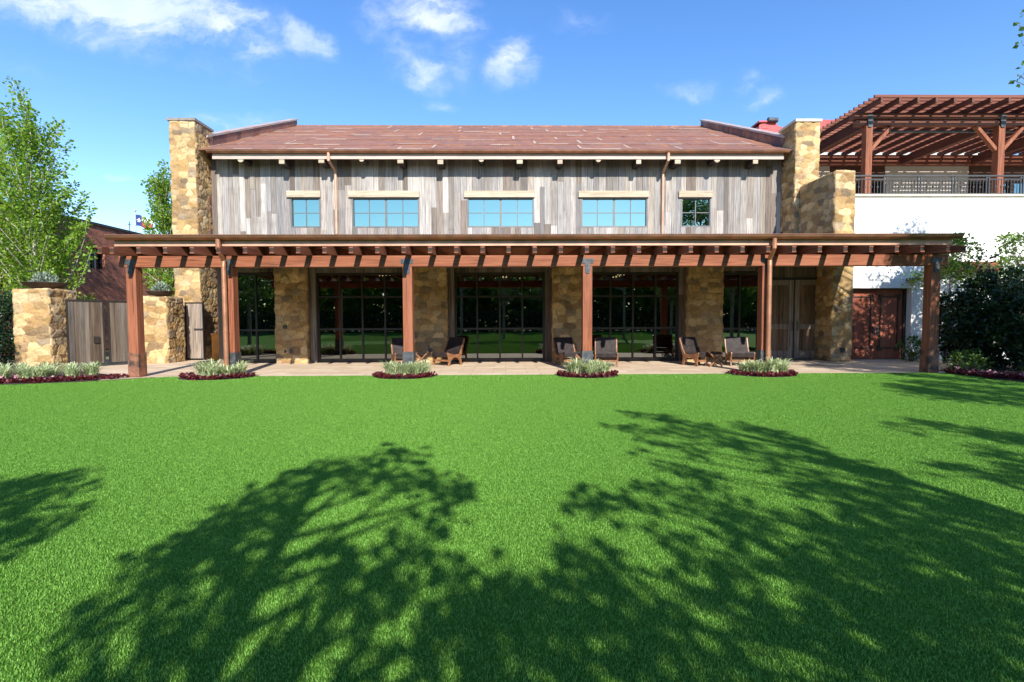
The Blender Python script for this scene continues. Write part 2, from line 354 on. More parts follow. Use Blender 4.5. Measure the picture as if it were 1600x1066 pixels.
# ------------------------------------------------------------------ stonework
STONE_PAL = np.array([(.60, .44, .245), (.66, .50, .30), (.52, .37, .20), (.45, .30, .155), (.56, .44, .29), (.36, .26, .165), (.62, .47, .26), (.30, .235, .17), (.68, .55, .36), (.48, .33, .16), (.40, .33, .25)])
STONE_W = np.array([2.6, 2.2, 2.6, 2.4, 1.6, 1.6, 2.4, 1.1, 1.0, 2.2, 1.0]); STONE_W = STONE_W / STONE_W.sum()
SHADED_MORTAR = np.array((.33, .25, .16))  # mortar darkened: the shadow in the recessed joints is put into its colour
def stone_patch(w, h, res, seed, dark=0., size=1.):
    size = size * .78
    """relief and colour of a w x h masonry face -> (H, col) arrays on an (nv+1, nu+1) grid"""
    r = np.random.default_rng(seed); nu = max(2, int(w / res)); nv = max(2, int(h / res))
    U, Vv = np.meshgrid(np.linspace(0, w, nu + 1), np.linspace(0, h, nv + 1))
    pts = []; z = -.1
    while z < h + .3:
        rh = r.uniform(.17, .40) * size; x = -r.uniform(0, .4)
        while x < w + .3:
            rw = r.uniform(.20, .58) * size
            if r.random() < .22 and rh > .26 * size:
                pts.append((x + rw / 2, z + rh * .25)); pts.append((x + rw / 2 + r.uniform(-.08, .08), z + rh * .78))
            else: pts.append((x + rw / 2, z + rh / 2 + r.uniform(-.06, .06)))
            x += rw
        z += rh
    P = np.array(pts); n = len(P)
    wu = U + (fbm(U * 3, Vv * 3, seed) - .47) * .07; wv_ = Vv + (fbm(U * 3 + 9, Vv * 3, seed + 3) - .47) * .07
    F1 = np.full(U.shape, 9.); F2 = np.full(U.shape, 9.); I = np.zeros(U.shape, int)
    asp = r.uniform(.75, 1.15, n)
    for i, (a, b) in enumerate(P):
        dx = np.abs(wu - a) * .8 * asp[i]; dy = np.abs(wv_ - b) * 1.15
        d = .35 * np.maximum(dx, dy) + .65 * np.sqrt(dx * dx + dy * dy)
        l = d < F1; F2 = np.where(l, F1, np.minimum(F2, d)); I = np.where(l, i, I); F1 = np.where(l, d, F1)
    e = F2 - F1; s = np.clip((e - .002) / .018, 0, 1); s = s * s * (3 - 2 * s)
    ci = r.choice(len(STONE_PAL), n, p=STONE_W); tint = r.uniform(.66, 1.08, (n, 1)) * (STONE_PAL[ci])
    tint = tint * (1 - dark * r.random((n, 1)))
    hh = r.uniform(.35, 1., n); tu = r.uniform(-.05, .05, n); tv = r.uniform(-.05, .05, n)
    rough = fbm(U * 14, Vv * 14, seed + 5) - .47
    H = s * (.032 * hh[I] + tu[I] * (U - P[I, 0]) + tv[I] * (Vv - P[I, 1]) + rough * .030)
    m2 = fbm(U * 2.2, Vv * 2.2, seed + 8)[..., None] * .6 + .19; m3 = fbm(U * 11, Vv * 11, seed + 11)[..., None]
    col = SHADED_MORTAR * (1 - s[..., None]) + tint[I] * s[..., None]
    col = col * (.50 + .62 * m2 + .36 * m3) * np.array((.93, .85, .72))
    return U, Vv, H, np.clip(col, .02, .85)
def stone_box(name, x0, x1, y0, y1, z0, z1, faces, parent=None, origin=None, res=.03, seed=1, size=1., amp=1.):
    Vs = []; Fs = []; Cs = []; b = 0
    ctr = dict(front=((x0, y0, z0), (1, 0, 0), (0, 0, 1), x1 - x0, z1 - z0, (0, -1, 0)), right=((x1, y0, z0), (0, 1, 0), (0, 0, 1), y1 - y0, z1 - z0, (1, 0, 0)),
               left=((x0, y1, z0), (0, -1, 0), (0, 0, 1), y1 - y0, z1 - z0, (-1, 0, 0)), back=((x1, y1, z0), (-1, 0, 0), (0, 0, 1), x1 - x0, z1 - z0, (0, 1, 0)),
               top=((x0, y0, z1), (1, 0, 0), (0, 1, 0), x1 - x0, y1 - y0, (0, 0, 1)))
    for k, fc in enumerate(('front', 'right', 'left', 'back', 'top')):
        o, ua, va, w, h, n = ctr[fc]; rs = res if fc in faces else max(w, h)
        if fc in faces: U, Vv, H, C = stone_patch(w, h, rs, seed * 31 + k, size=size)
        else:
            U, Vv = np.meshgrid((0, w), (0, h)); H = U * 0; C = np.ones(U.shape + (3,)) * (.5, .38, .22)
        ed = np.minimum(np.minimum(U, w - U), np.minimum(Vv, h - Vv)); H = H * np.clip(ed / .03, 0, 1) * amp * (.95 if fc == 'front' else 1.15)
        # the arrises wander a little, like laid rubble
        P = np.array(o, float) + U[..., None] * np.array(ua) + Vv[..., None] * np.array(va) + H[..., None] * np.array(n)
        jx = (fbm(P[..., 2] * 4.5 + P[..., 1] * 3, P[..., 0] * 4.5, seed + 50, 3) - .44) * .075; jy = (fbm(P[..., 2] * 4.5 + 40, P[..., 0] * 4 + P[..., 1] * 3, seed + 60, 3) - .44) * .075
        keep = np.clip((P[..., 2] - z0) / .05, 0, 1) * (1.0 if res < 1 else 0)
        P = P + np.stack([jx * keep, jy * keep, keep * 0], -1)
        nv, nu = U.shape; idx = np.arange(nv * nu).reshape(nv, nu) + b
        Fs.append(np.stack([idx[:-1, :-1], idx[:-1, 1:], idx[1:, 1:], idx[1:, :-1]], -1).reshape(-1, 4)); Vs.append(P.reshape(-1, 3)); Cs.append(C.reshape(-1, 3)); b += nv * nu
    return npmesh(name, np.concatenate(Vs), np.concatenate(Fs), M_STONE, parent, origin, col=np.concatenate(Cs))

# ------------------------------------------------------------------ boards
def boards(mb, x0, x1, z0, z1, yf, holes=(), wmin=.15, wmax=.26, axis='x', pal=None, th=.025, lmin=.8, lmax=3.2, gap=.004):
    """vertical boards over a wall facing -Y (front at yf), leaving rectangular holes (x0,x1,z0,z1)"""
    brk = sorted({x0, x1, *[h[0] for h in holes], *[h[1] for h in holes]}); cols = []
    for a, b in zip(brk[:-1], brk[1:]):
        x = a
        while x < b - 1e-4:
            w = random.uniform(wmin, wmax); e = x + w
            if b - e < wmin * .6: e = b
            e = min(e, b); cols.append((x, e)); x = e
    for (a, b) in cols:
        iv = [(z0, z1)]
        for h in holes:
            if a >= h[0] - 1e-4 and b <= h[1] + 1e-4:
                nv = []
                for (p, q) in iv:
                    if h[2] > p: nv.append((p, min(q, h[2])))
                    if h[3] < q: nv.append((max(p, h[3]), q))
                iv = [t for t in nv if t[1] - t[0] > .01]
        for (p, q) in iv:
            z = p
            while z < q - 1e-4:
                e = z + random.uniform(lmin, lmax)
                if q - e < .5: e = q
                e = min(e, q); mb.cur = random.choice(pal); k = random.uniform(.70, 1.22); mb.cur = tuple(c * k for c in mb.cur)
                o = random.uniform(0, .012); mb.box(a + gap / 2, b - gap / 2, yf - o, yf + th, z + .001, e - .001); z = e
PAL_SID = [(1.2, 1.18, 1.15)] * 3 + [(.62, .55, .49)] * 2 + [(1, 1, 1)] * 4 + [(.82, .82, .84)] * 4 + [(.93, .89, .85)] * 3 + [(.66, .64, .63)] * 3 + [(1.12, 1.12, 1.12)] * 3 + [(.70, .64, .59), (.9, .84, .76), (.72, .68, .66), (.8, .82, .87), (.58, .50, .45)]
PAL_DARK = [(1, 1, 1), (.8, .78, .76), (1.2, 1.12, 1.02), (.95, .8, .65), (1.15, 1.15, 1.18), (.7, .62, .55)]

# ------------------------------------------------------------------ setting
PY = 12.03                                             # front plane of the veranda posts
def sheet(name, poly, z, mat, kind='structure', th=None):
    mb = MB()
    if th: mb.prism(poly, 'z', z - th, z)
    else: mb.add([(x, y, z) for x, y in poly], [tuple(range(len(poly)))])
    return tag(mb.build(name, mat), kind=kind)
sheet('ground', [(-900, -900), (900, -900), (900, 900), (-900, 900)], -.06, M_GROUND)
# lawn outline: along the left bed, the paving edge and the right bed
BEDS = [(358, 293, 404), (637, 585, 684), (918, 868, 971), (1200, 1150, 1258)]
EDGE_Y = 12.06
bedshape = []
for (c, a, b) in BEDS:
    xa = atZ(a, 588).x; xb = atZ(b, 588).x; bedshape.append(((xa + xb) / 2 , (xb - xa) / 2 * .97))
left_edge = [(-26, 8.4), (-16, 9.6), (-10.6, 10.75), (-9.6, 11.1), (-8.75, 11.75), (-8.3, EDGE_Y)]
right_edge = [(10.5, EDGE_Y), (11.2, 11.6), (10.9, 10.6), (11.4, 9.7), (14, 8.6), (26, 7.5)]
def edge_pts():
    pts = [*left_edge]
    for (cx, r) in bedshape:
        for k in range(13):
            t = pi - pi * k / 12; pts.append((cx + r * cos(t), EDGE_Y - .80 * sin(t) ** .8 if 0 < k < 12 else EDGE_Y))
    return pts + right_edge
LAWN = edge_pts() + [(26, -21), (-26, -21)]
sheet('lawn', LAWN[::-1], 0., M_LAWN)
sheet('patio', [(-14.6, EDGE_Y - .3), (-9.9, 11.2), (-8.75, EDGE_Y - .02), (10.9, EDGE_Y - .02), (12.4, 12.0), (14.6, 13.2), (14.6, 16.2), (10.8, 16.2), (10.8, 18.2), (-14.6, 18.4)], -.004, M_PATIO)
for i, (cx, r) in enumerate(bedshape):
    sheet('planting_bed', [(cx + r * 1.0 * cos(t), EDGE_Y - .80 * sin(t) ** .8) for t in np.linspace(pi, 0.0, 15)][::-1] + [(cx - r, EDGE_Y + .18), (cx + r, EDGE_Y + .18)][:: 1], .008, M_SOIL)
sheet('planting_bed', [(-26, 8.5), (-16, 9.7), (-10.6, 10.85), (-9.55, 11.2), (-9.75, 12.3), (-12.8, 14.2), (-14.4, 13.6), (-20, 13.0), (-26, 12)], .004, M_SOIL)
sheet('planting_bed', [(11.2, 11.7), (11.0, 10.6), (11.5, 9.8), (14, 8.7), (26, 7.6), (26, 15.9), (14.7, 15.9), (14.2, 14.5), (11.4, 12.6)], .012, M_SOIL)

# ------------------------------------------------------------------ barn
barn = empty('barn', (0, 16, 0)); tag(barn, 'long two storey barn of stone piers and weathered grey planks under a rusty metal roof', 'building')
UW = 18.25                                             # upper wall plane
XL, XR = -10.86, 10.38
def rectpx(px0, px1, py0, py1, Y):
    a = atY((px0 + px1) / 2, (py0 + py1) / 2, Y); l = atY(px0, (py0 + py1) / 2, Y).x; r = atY(px1, (py0 + py1) / 2, Y).x
    t = atY((px0 + px1) / 2, py0, Y).z; b = atY((px0 + px1) / 2, py1, Y).z
    return l, r, b, t
WIN = [(454, 501, 309, 356, 2), (550, 655, 309, 356, 4), (730, 834.5, 309, 355.5, 4), (908, 1012, 309, 355.5, 4), (1064, 1111, 309, 355, 2)]
holes = [rectpx(*w[:4], UW) for w in WIN]
mb = MB(); boards(mb, XL + .02, XR - .02, 3.5, 7.62, UW, holes, pal=PAL_SID, wmin=.17, wmax=.27, gap=.007, lmin=1.2, lmax=4.5); mb.build('plank_wall', M_SIDING, barn, color=True)
mb = MB()
xs = sorted([(h[0], h[1]) for h in holes]); zb, zt = holes[2][2], holes[2][3]; cur = XL + .02
for (a, b) in xs: mb.box(cur, a, UW + .03, UW + .3, 3.4, 7.6); mb.box(a, b, UW + .03, UW + .3, 3.4, zb); mb.box(a, b, UW + .03, UW + .3, zt, 7.6); cur = b
mb.box(cur, XR - .02, UW + .03, UW + .3, 3.4, 7.6); mb.build('wall_core', M_INT, barn)
for i, (w, h) in enumerate(zip(WIN, holes)):
    x0, x1, z0, z1 = h; f = MB(); fw = .05
    f.box(x0, x0 + fw, UW - .01, UW + .12, z0, z1); f.box(x1 - fw, x1, UW - .01, UW + .12, z0, z1); f.box(x0 + fw, x1 - fw, UW - .01, UW + .12, z0, z0 + fw); f.box(x0 + fw, x1 - fw, UW - .01, UW + .12, z1 - fw, z1)
    win = f.build('window', M_FRAMEG, barn)
    n = w[4]; m_ = MB()
    for k in range(1, n):
        xx = x0 + (x1 - x0) * k / n; hw = .035 if (k == 2 and n == 4) else .014; m_.box(xx - hw, xx + hw, UW + .05, UW + .10, z0 + fw, z1 - fw)
    zz = (z0 + z1) / 2
    for k in range(n):
        m_.box(x0 + (x1 - x0) * k / n + .036, x0 + (x1 - x0) * (k + 1) / n - .036, UW + .055, UW + .095, zz - .013, zz + .013)
    m_.build('frame', M_FRAMEG, win)
    g = MB(); g.box(x0 + fw, x1 - fw, UW + .07, UW + .08, z0 + fw, z1 - fw); g.build('pane', M_SKYGLASS, win)
    l = MB(); l.box(x0 - .11, x1 + .02, UW - .09, UW + .02, z1 - .005, z1 + .235); l.build('lintel', M_LINTEL, win, bevel=.012)
# dark room behind the upper windows
mb = MB(); mb.box(XL + .1, XR - .1, UW + 2.5, UW + 2.6, 4.2, 7.4); mb.build('interior_wall', M_INT, barn)
# eave: fascia, rafter tails, gutter
EY = 17.6; ez0 = atY(780, 248.7, EY).z; ez1 = atY(780, 242.3, EY).z; gz = atY(780, 237, EY).z
gx0, gx1 = atY(326, 240, EY).x, atY(1230, 240, EY).x
mb = MB(); mb.box(gx0 + .12, gx1 - .12, EY, EY + .05, ez0, ez1 + .12); mb.build('fascia', simple('pale_fascia', (.46, .36, .30), rough=.6, var=.1, sc=1.5, stretch=(1, 1, 6)), barn)
def halfpipe(x0, x1, yc, zc, r, n=10):
    m = MB(); pr = [(yc + r * cos(t), zc + r * sin(t)) for t in np.linspace(pi, 2 * pi, n)] ; inn = [(yc + (r - .008) * cos(t), zc + (r - .008) * sin(t)) for t in np.linspace(2 * pi, pi, n)]
    m.prism(pr + inn, 'x', x0, x1); m.prism([(yc + r * cos(t), zc + r * sin(t)) for t in np.linspace(pi, 2 * pi, n)], 'x', x0 - .006, x0); m.prism([(yc + r * cos(t), zc + r * sin(t)) for t in np.linspace(pi, 2 * pi, n)], 'x', x1, x1 + .006)
    return m
g = halfpipe(gx0, gx1, EY - .09, gz, .085)
x = gx0 + .4
while x < gx1: g.box(x, x + .03, EY - .178, EY - .01, gz + .001, gz + .012); x += .9
g.tube([(gx0, EY - .175, gz), (gx1, EY - .175, gz)], .011, 6); g.build('gutter', M_COPPER, barn)
tails = [376, 440, 502, 565, 625.5, 688, 752, 812, 875, 935, 998, 1059, 1120.5, 1180.5]
for i, px in enumerate(tails):
    c = atY(px, 252, EY + .03); w = random.uniform(.085, .105)
    m_ = MB()
    m2 = MB(); hh = random.uniform(.13, .17)
    if i % 3 == 0: m_.tube([(c.x, EY + .065, ez0 + .0), (c.x, UW + .02, ez0 + .05)], w * 1.06, 12); m2.tube([(c.x, EY + .02, ez0), (c.x, EY + .064, ez0)], w * 1.08, 12)
    else: m_.box(c.x - w, c.x + w, EY + .065, UW + .02, ez0 - hh, ez0 + .06); m2.box(c.x - w - .003, c.x + w + .003, EY + .02, EY + .064, ez0 - hh - .003, ez0 + .06)
    rt_ = m_.build('rafter_tail', M_TAIL_SHADED, barn); m2.build('cut_end', M_LINTEL, rt_, bevel=.012)
# roof: overlapping rusty sheets
RY, RZ = 25.8, 11.48; ry0, rz0 = EY - .06, gz + .02
sl_ = Vector((0, RY - ry0, RZ - rz0)); L = sl_.length; sd = sl_.normalized(); nrm = Vector((0, -sd.z, sd.y))
mb = MB(); RX0, RX1 = XL + .02, XR - .02
RPAL = [(.27, .125, .095), (.23, .11, .095), (.30, .13, .085), (.20, .115, .11), (.33, .16, .11), (.25, .13, .11), (.18, .11, .11), (.29, .145, .12)]
rows = 6; dl = L / rows; seam = []
for j in range(rows):
    x = RX0 - random.uniform(0, 1.5)
    while x < RX1:
        w = random.choice((1.2, 1.8, 1.8, 2.4, 3.0)); a, b = max(x, RX0), min(x + w, RX1); x += w
        if b - a < .05: continue
        k = random.uniform(.9, 1.1); mb.cur = tuple(.4 * c * k + .6 * d for c, d in zip(random.choice(RPAL), (.255, .112, .062))); off = random.uniform(.002, .012)
        s0 = max(0, j * dl - random.choice((.05, .05, .3))); s1 = (j + 1) * dl
        def P(xx, s, o): v = Vector((xx, ry0, rz0)) + sd * s + nrm * o; return v
        mb.add([P(a, s0, .028 + off), P(b + .03, s0, .028 + off), P(b + .03, s1, .004 + off), P(a, s1, .004 + off), P(a, s0, off), P(b + .03, s0, off)], [(0, 1, 2, 3), (4, 5, 1, 0)])
        if random.random() < .5:
            mb.cur = (.50, .375, .295); c0 = a + random.uniform(0, .3); c1 = min(b, c0 + random.uniform(.6, 1.6)); hh = random.uniform(.12, .26)
            mb.add([P(c0, s0, .034 + off), P(c1, s0, .034 + off), P(c1, s0 + hh, .033 + off), P(c0, s0 + hh, .033 + off)], [(0, 1, 2, 3)])
        if random.random() < .5:
            mb.cur = (.50, .375, .295); t0 = s0 + random.uniform(0, .4); t1 = min(s1, t0 + random.uniform(.5, 1.4))
            mb.add([P(a, t0, .034 + off), P(a + .09, t0, .034 + off), P(a + .09, t1, .02 + off), P(a, t1, .02 + off)], [(0, 1, 2, 3)])
mb.cur = (.2, .1, .08)
mb.add([(RX0, ry0, rz0 - .004), (RX1, ry0, rz0 - .004), (RX1, RY, RZ - .004), (RX0, RY, RZ - .004), (RX0, RY + 8, rz0), (RX1, RY + 8, rz0)], [(0, 1, 2, 3), (3, 2, 5, 4)])
mb.box(RX0, RX1, RY - .08, RY + .1, RZ - .02, RZ + .05)
mb.build('roof', M_RUST, barn, color=True)
# gable parapets (rusty metal sides, pale cap)
for sg, X0, X1 in ((-1, XL - .30, XL + .02), (1, XR - .02, XR + .30)):
    m_ = MB(); e0, e1 = 18.1, RY + .1
    def zr(y): return rz0 + (y - ry0) / (RY - ry0) * (RZ - rz0)
    m_.cur = (.17, .07, .055)
    m_.add([(X0, e0, 3), (X0, e1, 3), (X0, e1, zr(e1) + .33), (X0, e0, zr(e0) + .36), (X1, e0, 3), (X1, e1, 3), (X1, e1, zr(e1) + .33), (X1, e0, zr(e0) + .36)], [(0, 1, 2, 3), (7, 6, 5, 4), (0, 3, 7, 4), (2, 1, 5, 6), (3, 2, 6, 7), (0, 4, 5, 1)])
    xi = X1 if sg < 0 else X0
    yy = e0 + .2
    while yy < e1 - .1:
        m_.cur = random.choice(((.20, .085, .06), (.15, .07, .06), (.25, .12, .09), (.12, .06, .06))); ye = min(e1, yy + random.uniform(.35, .7))
        o = .012 * (-sg); a_, b_ = sorted((xi, xi + o * random.uniform(.5, 1.2)))
        m_.add([(xi + o, yy, zr(yy)), (xi + o, ye - .02, zr(ye)), (xi + o, ye - .02, zr(ye) + .3), (xi + o, yy, zr(yy) + .33), (xi, yy, zr(yy)), (xi, ye - .02, zr(ye)), (xi, ye - .02, zr(ye) + .3), (xi, yy, zr(yy) + .33)], [(0, 1, 2, 3), (0, 3, 7, 4), (1, 2, 6, 5)]); yy = ye
    m_.cur = (.42, .36, .34)
    m_.add([(X0 - .04, e0 - .05, zr(e0) + .36), (X1 + .04, e0 - .05, zr(e0) + .36), (X1 + .04, e1 + .03, zr(e1) + .33), (X0 - .04, e1 + .03, zr(e1) + .33), (X0 - .04, e0 - .05, zr(e0) + .44), (X1 + .04, e0 - .05, zr(e0) + .44), (X1 + .04, e1 + .03, zr(e1) + .40), (X0 - .04, e1 + .03, zr(e1) + .40)],
           [(0, 1, 2, 3), (4, 7, 6, 5), (0, 4, 5, 1), (1, 5, 6, 2), (2, 6, 7, 3), (3, 7, 4, 0)])
    m_.build('gable_parapet', M_RUST, barn, color=True)
mb = MB(); mb.box(XL - .3, XR + .3, RY + 8, RY + 8.3, 0, rz0); mb.box(XL - .3, XL - .05, RY + .1, RY + 8, 0, rz0); mb.box(XR + .05, XR + .3, RY + .1, RY + 8, 0, rz0); mb.build('rear_wall', M_BOARD, barn)
# chimneys
cz = atY(300, 189, 17.4).z
c1 = stone_box('chimney', -11.74, XL, 17.4, 18.4, 0, cz, ('front', 'right'), barn, seed=3, res=.03)
mb = MB(); mb.box(-11.79, XL + .05, 17.35, 18.45, cz, cz + .09); mb.build('cap', M_CAP, c1)
c2 = stone_box('chimney', XR, 11.23, 17.4, 18.4, 0, cz, ('front', 'left'), barn, seed=4, res=.03)
mb = MB(); mb.box(XR - .05, 11.28, 17.35, 18.45, cz, cz + .09); mb.build('cap', M_COPING, c2)
bz = atY(1320, 267, 15.5).z
stone_box('buttress_wall', 10.55, 11.20, 15.5, 17.38, 0, bz, ('front', 'left', 'top'), barn, seed=5, res=.03)
# upper downspouts
for pts in ([(513, 238), (513, 250), (524, 268), (524.5, 366)], [(1044.5, 238), (1044.5, 250), (1036, 270), (1036, 366)]):
    d = [EY - .09, EY - .09, UW - .07, UW - .07]; P = [atY(a, b, y) for (a, b), y in zip(pts, d)]; P[3].x = P[2].x
    m_ = MB(); m_.tube(P, .05, 10); m_.build('downspout', M_COPPERL, barn, smooth=False)

# ---- ground floor
LF = 15.72; GY = 16.02
piers = [(430, 479), (646, 697.5), (864, 909), (1075.5, 1129)]
pxs = []
for i, (a, b) in enumerate(piers):
    x0, x1 = atY(a, 500, LF).x, atY(b, 500, LF).x; pxs.append((x0, x1))
    stone_box('stone_pier', x0, x1, LF, 16.4, -.02, 3.55, ('front', 'right', 'left'), barn, seed=10 + i)
def glazing(x0, x1, z0, z1, cols, rowz, y, name, label=None):
    """steel framed glazing; rowz = heights of horizontal rails"""
    f = MB(); t = .07
    f.box(x0, x0 + t, y - .05, y + .05, z0, z1); f.box(x1 - t, x1, y - .05, y + .05, z0, z1); f.box(x0 + t, x1 - t, y - .05, y + .05, z1 - t, z1); f.box(x0 + t, x1 - t, y - .05, y + .05, z0, z0 + .10)
    d = f.build(name, M_FRAME, barn)
    m_ = MB()
    for k in range(1, cols): xx = x0 + (x1 - x0) * k / cols; m_.box(xx - .026, xx + .026, y - .042, y + .042, z0 + .10, z1 - t)
    for zz in rowz:
        for k in range(cols):
            m_.box(x0 + (x1 - x0) * k / cols + (.07 if k == 0 else .026), x0 + (x1 - x0) * (k + 1) / cols - (.07 if k == cols - 1 else .026), y - .038, y + .038, zz - .03, zz + .03)
    m_.build('frame', M_FRAME, d)
    g = MB(); g.box(x0 + t, x1 - t, y + .002, y + .010, z0 + .1, z1 - t); g.build('pane', M_GLASS, d)
    return d
ztop = atY(780, 426, GY).z; zr1 = atY(780, 463.5, GY).z; zr2 = atY(780, 513.7, GY).z
openings = [(pxs[0][1], pxs[1][0]), (pxs[1][1], pxs[2][0]), (pxs[2][1], pxs[3][0])]
for (a, b) in openings:
    jw = .24
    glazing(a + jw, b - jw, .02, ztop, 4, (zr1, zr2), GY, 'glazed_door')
    for (p, q) in ((a + .005, a + jw - .002), (b - jw + .002, b - .005)):
        m_ = MB(); boards(m_, p, q, 0, 3.2, GY - .14, wmin=.1, wmax=.14, pal=PAL_DARK, th=.22, lmin=2, lmax=4, gap=-.002); m_.build('door_surround', M_BOARD, barn, color=True)
    m_ = MB(); boards(m_, a + jw, b - jw, ztop + .004, 3.5, GY - .1, pal=PAL_DARK, th=.2); m_.build('header', M_BOARD, barn, color=True)
wl0 = atY(366, 500, GY).x
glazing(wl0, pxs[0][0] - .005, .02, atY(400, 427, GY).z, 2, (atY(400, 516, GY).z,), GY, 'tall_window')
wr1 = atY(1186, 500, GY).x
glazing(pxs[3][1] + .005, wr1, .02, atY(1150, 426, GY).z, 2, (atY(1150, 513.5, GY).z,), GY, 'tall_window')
for (a, b) in ((wl0, pxs[0][0]), (pxs[3][1], wr1)):
    m_ = MB(); boards(m_, a, b, ztop + .02, 3.5, GY - .08, pal=PAL_DARK, th=.2); m_.build('header', M_BOARD, barn, color=True)
# timber wall with double doors
TY = 16.3; dx0, dxm, dx1 = atY(1203, 500, TY).x, atY(1241, 500, TY).x, atY(1288, 500, TY).x; dz = atY(1250, 437, TY).z
dx0 = 2 * dxm - dx1
m_ = MB(); boards(m_, wr1, 10.54, 0, 3.5, TY, [(dx0 - .06, dx1 + .06, 0, dz + .06)], pal=PAL_DARK, th=.1); m_.build('plank_wall', M_BARNDOOR, barn, color=True)
m_ = MB(); m_.box(dx0 - .06, dx0, TY - .03, TY + .12, 0, dz); m_.box(dx1, dx1 + .06, TY - .03, TY + .12, 0, dz); m_.box(dx0 - .06, dx1 + .06, TY - .03, TY + .12, dz, dz + .06); m_.box(dxm - .03, dxm + .03, TY + .05, TY + .1, .02, dz); m_.build('door_frame', M_FRAME, barn)
for k, (a, b) in enumerate(((dx0 + .006, dxm - .034), (dxm + .034, dx1 - .006))):
    m_ = MB(); boards(m_, a + .15, b - .15, .3, 1.03, TY + .045, pal=[(1.1, .85, .6), (.9, .7, .5), (1.3, 1., .72)], th=.03, lmin=3, lmax=4); boards(m_, a + .15, b - .15, 1.20, dz - .18, TY + .045, pal=[(1.1, .85, .6), (.9, .7, .5), (1.3, 1., .72)], th=.03, lmin=3, lmax=4)
    m_.cur = (1.9, 1.95, 2.0)
    m_.box(a, a + .15, TY + .01, TY + .08, .03, dz - .01); m_.box(b - .15, b, TY + .01, TY + .08, .03, dz - .01); m_.cur = (1.6, 1.62, 1.65)
    for (z0, z1) in ((.03, .3), (1.03, 1.2), (dz - .18, dz - .01)): m_.box(a + .15, b - .15, TY + .015, TY + .08, z0, z1)
    lf = m_.build('door_leaf', M_BARNDOOR, barn, color=True)
    hx = b - .06 if k == 0 else a + .06
    h = MB(); h.tube([(hx, TY + .01, .98), (hx, TY - .05, .99), (hx, TY - .05, 1.27), (hx, TY + .01, 1.28)], .011, 8); h.build('handle', M_IRON, lf)
# shell of the ground floor
mb = MB(); mb.box(wl0 - .35, wl0 - .02, LF + .02, UW + 6, 0, 3.45); mb.box(10.42, 10.78, TY + .12, UW + 6, 0, 3.4); mb.box(wl0 - .02, 10.42, 23, 23.2, 0, 3.6); mb.build('interior_wall', M_INT, barn)
mb = MB(); mb.box(wl0 - .02, 10.42, 16.12, 23, -.02, .015); mb.build('interior_floor', simple('interior_floor', (.10, .075, .055), rough=.35, var=.2, sc=2), barn)
mb = MB(); mb.box(wl0 - .02, 10.42, 16.42, 23, 3.3, 3.42); mb.build('ceiling', simple('ceiling', (.20, .15, .10), rough=.8, var=.2, sc=2), barn)
mb = MB(); mb.box(wl0 - .35, 10.79, LF + .05, UW - .03, 3.56, 3.7); mb.build('lower_roof', simple('lower_roof', (.15, .1, .08), rough=.7), barn)
# outlet boxes and small fittings on the stone piers
for (px, py, w, h, Y) in ((446, 511, .10, .12, LF), (446.5, 549, .05, .09, LF), (455.5, 549.5, .09, .11, LF), (772 - 100, 547, .10, .11, LF), (1315, 547, .13, .14, 15.5)):
    c = atY(px, py, Y); m_ = MB(); m_.box(c.x - w / 2, c.x + w / 2, Y - .075, Y + .03, c.z - h / 2, c.z + h / 2); m_.build('outlet_box', M_STEEL, barn, bevel=.008)
# lamps glowing inside
for (px, py) in ((598, 430), (786, 433), (963, 432), (1145, 428), (970, 430), (605, 429)):
    p = atY(px, py, 17.2); ch = empty('chandelier', (p.x, 17.2, p.z + .0)); tag(ch, 'small warm lamp glowing behind the glass near pixel', 'lamp')
    m_ = MB(); m_.tube([(p.x, 17.2, p.z + .06), (p.x, 17.2, 3.3)], .01, 6); m_.tube([(p.x - .12, 17.2, p.z + .05), (p.x + .12, 17.2, p.z + .05)], .012, 6); m_.build('stem', M_IRON, ch)
    for q in (-.11, .0, .11):
        b_ = MB(); b_.lathe([(.0, -.035), (.02, -.025), (.024, 0), (.014, .03), (.0, .045)], 8, (p.x + q, 17.2, p.z + random.uniform(-.02, .02))); b_.build('bulb', M_BULB, ch)
    ch['label'] = {598: 'hanging lamp behind the left glazed door, left of its pair', 605: 'hanging lamp behind the left glazed door, right of its pair', 786: 'hanging lamp behind the middle glazed door', 963: 'hanging lamp behind the right glazed door, left of its pair',
                   970: 'hanging lamp behind the right glazed door, right of its pair', 1145: 'hanging lamp behind the tall window beside the timber doors'}[px]
    ch['group'] = 'lamps glowing inside the barn'

